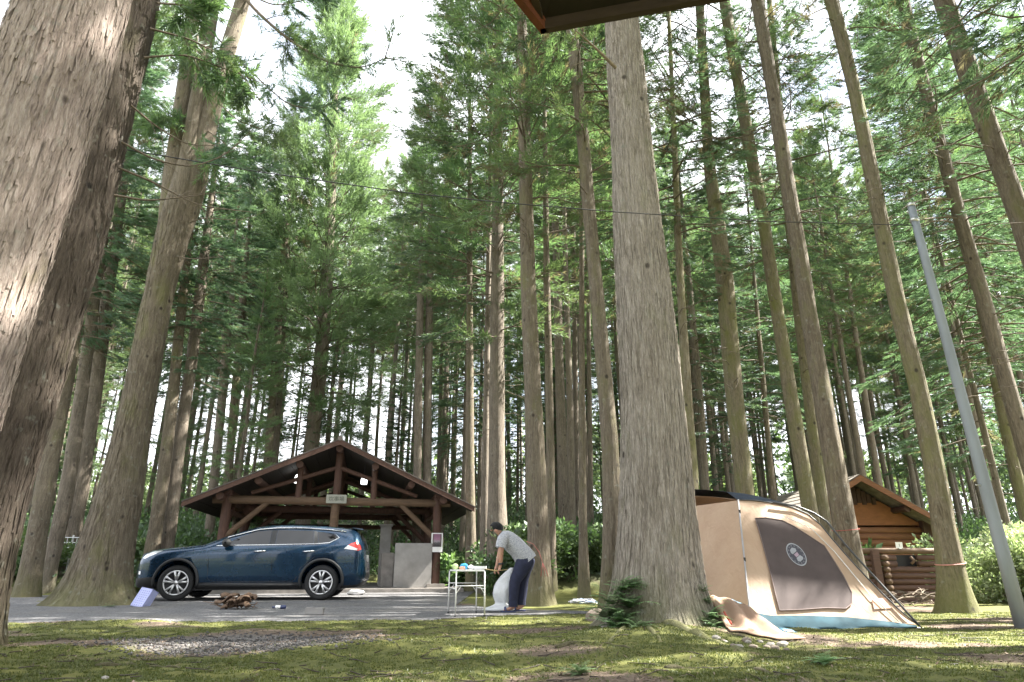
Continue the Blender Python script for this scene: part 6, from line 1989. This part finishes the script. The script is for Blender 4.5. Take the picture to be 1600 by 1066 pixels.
    def lump(name, label, cat, px0, py0, px1, py1, Y, r_, mat, seed):
        a = P(px0, py0, Y); b = P(px1, py1, Y)
        V, Fa = [], []
        n, m = 14, 14
        ax = (b - a)
        side = Vector((0, 1, 0)); up_ = ax.cross(side).normalized()
        for i in range(n):
            f = i / (n - 1); rr_ = r_ * math.sin(math.pi * (0.06 + 0.88 * f)) ** 0.6
            for k in range(m):
                th = 2 * math.pi * k / m
                q = 1 + 0.5 * (float(vnoise(k / m * 6, f * 5, seed, 6)) - 0.5)
                p = a + ax * f + (side * math.cos(th) * 1.2 + up_ * math.sin(th)) * rr_ * q
                p.z = max(p.z, gzf(p.x, p.y) + 0.004)
                V.append(p - a)
        for i in range(n - 1):
            for k in range(m): Fa.append((i * m + k, i * m + (k + 1) % m, (i + 1) * m + (k + 1) % m, (i + 1) * m + k))
        Fa.append(tuple(range(m))); Fa.append(tuple(range((n - 1) * m, n * m)))
        ob = obj(name, V, Fa, mat, None, True); ob.location = a
        return tag(ob, label, cat)
    lump('rolled_groundsheet', 'teal rolled groundsheet behind the tarpaulin against the tent corner', 'groundsheet', 1138, 938, 1184, 966, 7.72, 0.055, teal, 3)
    lump('stuff_bag', 'small dark teal bag at the lower hem of the tent', 'bag', 1204, 986, 1246, 992, 7.25, 0.05, teal, 5)
    # dead branches in front of the log fence
    p = G(1440, 948)
    bh = thing('brush_pile', 'pile of dry brown branches at the foot of the log fence', 'brush pile', (p.x, p.y, gzf(p.x, p.y)))
    for i in range(60):
        a_ = r.uniform(0, 6.28); L_ = r.uniform(0.2, 0.6)
        s0 = Vector((r.uniform(-0.7, 0.35), r.uniform(-0.2, 0.25), r.uniform(0.02, 0.22)))
        e = s0 + Vector((math.cos(a_) * L_, math.sin(a_) * 0.4 * L_, r.uniform(-0.08, 0.12)))
        e.z = max(0.01, e.z)
        MB().tube([s0, s0.lerp(e, 0.5) + Vector((0, 0, 0.03)), e], [0.012, 0.009, 0.004], 5).build('stick', M['dead_twig'] if i % 2 else M['twig'], bh)
litter_things()

# tapes round trunks, and the red cord on the trunk behind the person
def tape(tree, pts, z_px, Y, col, label, parent_label, tail=False, rad=0.012):
    p = P(*z_px, Y)
    arr = np.array(pts); zl = p.z - tree.location.z
    cx, cyy, rr_ = (np.interp(zl, arr[:, 2], arr[:, k]) for k in (0, 1, 3))
    e = 1 + 0.10 * math.exp(-zl / 0.35)
    n = 36
    pp = [(cx + (rr_ * e * 1.07 + 0.012) * math.cos(a), cyy + (rr_ * e * 1.07 + 0.012) * math.sin(a), 0.02 * math.sin(a + 1)) for a in np.linspace(0, 2 * math.pi, n)]
    m = MB().tube(pp, rad, 6)
    o = m.build('marking_tape', col, None, True)
    o.location = (tree.location.x, tree.location.y, p.z)
    tag(o, label, 'tape')
pink = plain('tape_pink', (0.62, 0.28, 0.26), 0.6); redt = plain('tape_red', (0.34, 0.09, 0.08), 0.8)
tape(J_tree, J_pts, (1325, 828), 11.0, redt, 'thin red tape round the trunk before the cabin gable', None, rad=0.005)
tape(K_tree, K_pts, (1485, 881), 10.6, pink, 'pink tape tied round the stout trunk by the log fence', None, rad=0.007)
def red_cord():
    Yd = 12.3 - 0.33
    pts = [P(px, py, Yd) for px, py in ((822, 846), (833, 850), (842, 862), (848, 880), (851, 897))]
    c = pts[0].copy()
    o = thing('red_cord', 'loose red cord hanging on the trunk behind the person', 'cord', c)
    MB().tube([p - c for p in pts], 0.004, 6).build('cord', redt, o, True)
    for dx in (-0.02, 0.02, 0.05):
        MB().tube([pts[3] - c, pts[3] - c + Vector((dx, -0.01, -0.1)), pts[3] - c + Vector((dx * 1.8, -0.01, -0.22))], 0.005, 6).build('tail', redt, o, True)
red_cord()

# ------------------------------------------------------------------ roots, ferns, shrubs, wire fences
def root_part(tree, path, r0, r1):
    c = tree.location
    pts = []
    for k in range(len(path) - 1):
        for q in range(5):
            a, b = Vector(path[k]), Vector(path[k + 1])
            px = a.lerp(b, q / 5)
            p = G(px.x, px.y); p.z = gzf(p.x, p.y) - 0.45 * r0 + 0.012 * math.sin(k * 2 + q)
            pts.append(p - c)
    n = len(pts)
    MB().tube(pts, [r0 + (r1 - r0) * i / (n - 1) for i in range(n)], 10).build('root', M['bark_mossy'], tree, True)
root_part(F_tree, [(1040, 992), (1090, 1004), (1130, 1016), (1165, 1030), (1200, 1043)], 0.075, 0.025)
root_part(F_tree, [(1015, 998), (1030, 1010), (1042, 1022)], 0.03, 0.01)
root_part(F_tree, [(985, 990), (955, 1010), (935, 1022)], 0.035, 0.012)
root_part(C_tree, [(150, 940), (105, 945), (60, 951), (15, 958)], 0.12, 0.04)
root_part(C_tree, [(100, 940), (60, 941), (30, 944)], 0.10, 0.03)
for i, path in enumerate([[(870, 1018), (915, 1012), (960, 1016), (1000, 1024)], [(1180, 1052), (1215, 1060), (1260, 1066)], [(1040, 1048), (1080, 1046), (1120, 1052)], [(150, 1042), (205, 1036), (255, 1042), (300, 1048)]]):
    c = G(*path[0]); pts = []
    for k in range(len(path) - 1):
        for q in range(5):
            px = Vector(path[k]).lerp(Vector(path[k + 1]), q / 5); p = G(px.x, px.y); p.z = gzf(p.x, p.y) - 0.006 + 0.01 * math.sin(k * 3 + q); pts.append(p - c)
    ro = MB().tube(pts, [0.022 - 0.014 * k / (len(pts) - 1) for k in range(len(pts))], 8).build('surface_root', M['bark_shade'], None, True)
    ro.location = c
    tag(ro, ['bare brown root crossing the moss left of the big cedar', 'bare root in the moss at the bottom edge below the tarpaulin', 'thin root in the moss straight below the big cedar', 'dark bare root in the moss at the bottom left'][i], 'root')

def fern_mesh(seed, n=20, L=0.46):
    r = np.random.default_rng(seed)
    VV, TT = [], []
    for f in range(n):
        az = r.random() * 6.28; ln = L * (0.5 + 0.6 * r.random()); el = 0.5 + 0.9 * r.random()
        k = 14
        for s in range(k):
            t = (s + 1) / k
            x = ln * t * math.cos(el * (1 - 0.3 * t)); z = ln * (t * math.sin(el) - 0.45 * t * t)
            d = np.array([math.cos(az), math.sin(az), 0]); sd = np.array([-math.sin(az), math.cos(az), 0])
            p = d * x + np.array([0, 0, z])
            w = 0.10 * math.sin(math.pi * (0.12 + 0.86 * t)) * (L / 0.42)
            for sg in (-1, 1):
                tip = p + sd * sg * w + d * w * 0.35 + np.array([0, 0, -0.012 * r.random()])
                VV += [p - d * 0.016, p + d * 0.018, tip]
                TT += [0.2 + 0.7 * r.random()] * 3
    return fastmesh('fronds', np.array(VV), np.arange(len(VV)).reshape(-1, 3), M['fern'], False, {'tint': np.array(TT)})
FERN = [fern_mesh(1), fern_mesh(2), fern_mesh(3)]
def fern(px, py, Y, sc, k, label):
    p = P(px, py, Y)
    o = link('fern', FERN[k], None); o.location = p; o.scale = (sc,) * 3; o.rotation_euler = (0, 0, px * 0.37)
    tag(o, label, 'fern', 'ferns round the big pale cedar')
Yf = F_BASE.y
for i, (px, py, dy, sc) in enumerate([(962, 985, -0.05, 0.8), (975, 970, -0.02, 0.8), (985, 950, 0.05, 0.75), (955, 945, 0.1, 0.8), (968, 925, 0.15, 0.7), (998, 985, -0.25, 0.6), (943, 965, 0.1, 0.7), (985, 918, 0.12, 0.5)]):
    fern(px, py, Yf + dy, sc, i % 3, 'green fern in the tuft on the left foot of the big pale cedar')
for i, (px, py, dy, sc) in enumerate([(1108, 968, 0.1, 0.6), (1114, 985, 0.0, 0.55), (1104, 945, 0.2, 0.55), (1120, 992, -0.1, 0.5), (1098, 925, 0.2, 0.4)]):
    fern(px, py, Yf + dy, sc, i % 3, 'green fern in the tuft on the right foot of the big pale cedar')
for px, py, lab in ((172, 950, 'little green tuft at the foot of the forked cedar'), (1290, 1045, 'low bluish green plant in the moss below the tent'), (905, 1052, 'pale green seedling in the moss at bottom centre')):
    p = G(px, py); o = link('seedling', FERN[0], None); o.location = (p.x, p.y, gzf(p.x, p.y)); o.scale = (0.35, 0.35, 0.3); tag(o, lab, 'plant')

def shrub_meshes(seed, n, leaf, wid, tint0, tint1, mat='shrub'):
    r = np.random.default_rng(seed)
    k = 14
    cen = r.normal(size=(k, 3)) * np.array([0.36, 0.36, 0.22]) + np.array([0, 0, 0.55])
    rad = np.full((k, 3), 0.26)
    me = leaf_cloud('foliage', None, None, cen, rad, n, leaf, wid, M[mat], seed, tint0, tint1, up=0.25)
    paths = []
    for q in range(9):
        e = cen[q % k]
        s = np.linspace(0, 1, 5)[:, None]
        base = np.array([[0.05 * r.normal(), 0.05 * r.normal(), -0.05]])
        paths.append((base * (1 - s) + e[None] * s + np.array([[0, 0, 0.08]]) * np.sin(s * 3.1), 0.014, 0.004))
    return me, tubes_mesh('stems', paths, M['twig'])
SHR = [shrub_meshes(401, 2600, 0.10, 0.026, 0.3, 0.95), shrub_meshes(402, 2600, 0.12, 0.030, 0.2, 0.8), shrub_meshes(403, 2200, 0.14, 0.034, 0.35, 1.0), shrub_meshes(404, 3600, 0.075, 0.02, 0.3, 1.0, 'shrub_sunlit'), shrub_meshes(405, 3600, 0.075, 0.02, 0.3, 1.0, 'shrub_sunlit')]
def shrub(x, y, sc, k, label, group):
    o = thing('shrub', label, 'shrub', (x, y, gzf(x, y)), x * 2.1 + y, group)
    for nm, me in zip(('foliage', 'stems'), SHR[k]):
        q = link(nm, me, o); q.scale = (sc * 1.15, sc * 1.15, sc); q['kind'] = 'stuff'
r = random.Random(12)
for i in range(26):
    px = r.uniform(690, 1010); y = r.uniform(16.3, 21)
    x = (px - 800) / F * (y * CP)
    if x < 0.3 and y < 26.5 and x > -8.5 and px < 790: y = r.uniform(20, 24)
    shrub(x, y, r.uniform(0.7, 1.15), i % 3, 'bright leafy green shrub on the bank behind the person', 'shrubs on the bank behind the person')
for i in range(12):
    px = r.uniform(-20, 330); y = r.uniform(17.2, 21)
    x = (px - 800) / F * (y * CP)
    shrub(x, y, r.uniform(0.6, 1.0), i % 3, 'shaded green shrub on the bank at far left', 'shrubs on the left bank')
for i in range(26):
    px = r.uniform(1560, 1720); y = r.uniform(12.5, 19)
    x = (px - 800) / F * (y * CP)
    shrub(x, y, r.uniform(0.8, 1.5), 3 + i % 2, 'shrub coloured a sunlit pale green behind the metal pole at right', 'sunlit shrubs at right')
for i in range(12):
    px = r.uniform(1090, 1300); y = r.uniform(18, 22)
    x = (px - 800) / F * (y * CP)
    shrub(x, y, r.uniform(0.9, 1.5), i % 3, 'green shrub growing between the tent and the cabin roof', 'shrubs behind the tent')

def wire_fence(px0, px1, Y, ztop_px, zbot_px, label, nv, nh):
    a, b = P(px0, zbot_px, Y), P(px1, zbot_px, Y)
    zt = P(px0, ztop_px, Y).z; zb = min(a.z, zt - 0.5)
    H = zt - zb
    wm = plain('galvanised', (0.55, 0.57, 0.58), 0.45, 0.4)
    g = gzf(a.x, Y)
    o = thing('wire_mesh_fence', label, 'fence', (a.x, Y, g))
    W = b.x - a.x; z0 = zb - g
    for k in range(nv + 1):
        MB().tube([(W * k / nv, 0, z0), (W * k / nv, 0, z0 + H)], 0.009, 5).build('wire', wm, o)
    for k in range(nh + 1):
        MB().tube([(0, -0.012, z0 + H * k / nh), (W, -0.012, z0 + H * k / nh)], 0.009, 5).build('wire', wm, o)
    for x in (0, W * 0.5, W):
        MB().tube([(x, 0.03, -0.2), (x, 0.03, z0 + H + 0.06)], 0.022, 8).build('post', wm, o)
wire_fence(60, 150, 17.6, 840, 880, 'galvanised wire mesh fence on the left bank behind the trunks', 12, 5)
wire_fence(846, 962, 17.2, 846, 892, 'galvanised wire mesh fence on the bank right of the person', 14, 5)

def fallen_twigs():
    r = np.random.default_rng(131)
    paths = []
    for k in range(420):
        y = 4.2 + 5.6 * r.random() ** 1.2; x = r.uniform(-1, 1) * y * 0.86
        if y > float(lot_edge(x)) and x < 0.3: continue
        a = r.random() * 6.28; L = r.uniform(0.05, 0.28)
        s = np.linspace(-0.5, 0.5, 5)
        bend = r.uniform(-0.25, 0.25)
        px = x + L * (s * math.cos(a) - bend * (s ** 2) * math.sin(a)); py = y + L * (s * math.sin(a) + bend * (s ** 2) * math.cos(a))
        pz = gz(px, py) + 0.008
        paths.append((np.stack([px, py, pz], -1), 0.0045, 0.002))
    o = link('fallen_twigs', tubes_mesh('fallen_twigs', paths, M['litter']))
    tag(o, 'thin brown fallen twigs strewn over the moss', 'twigs', kind='stuff')
fallen_twigs()
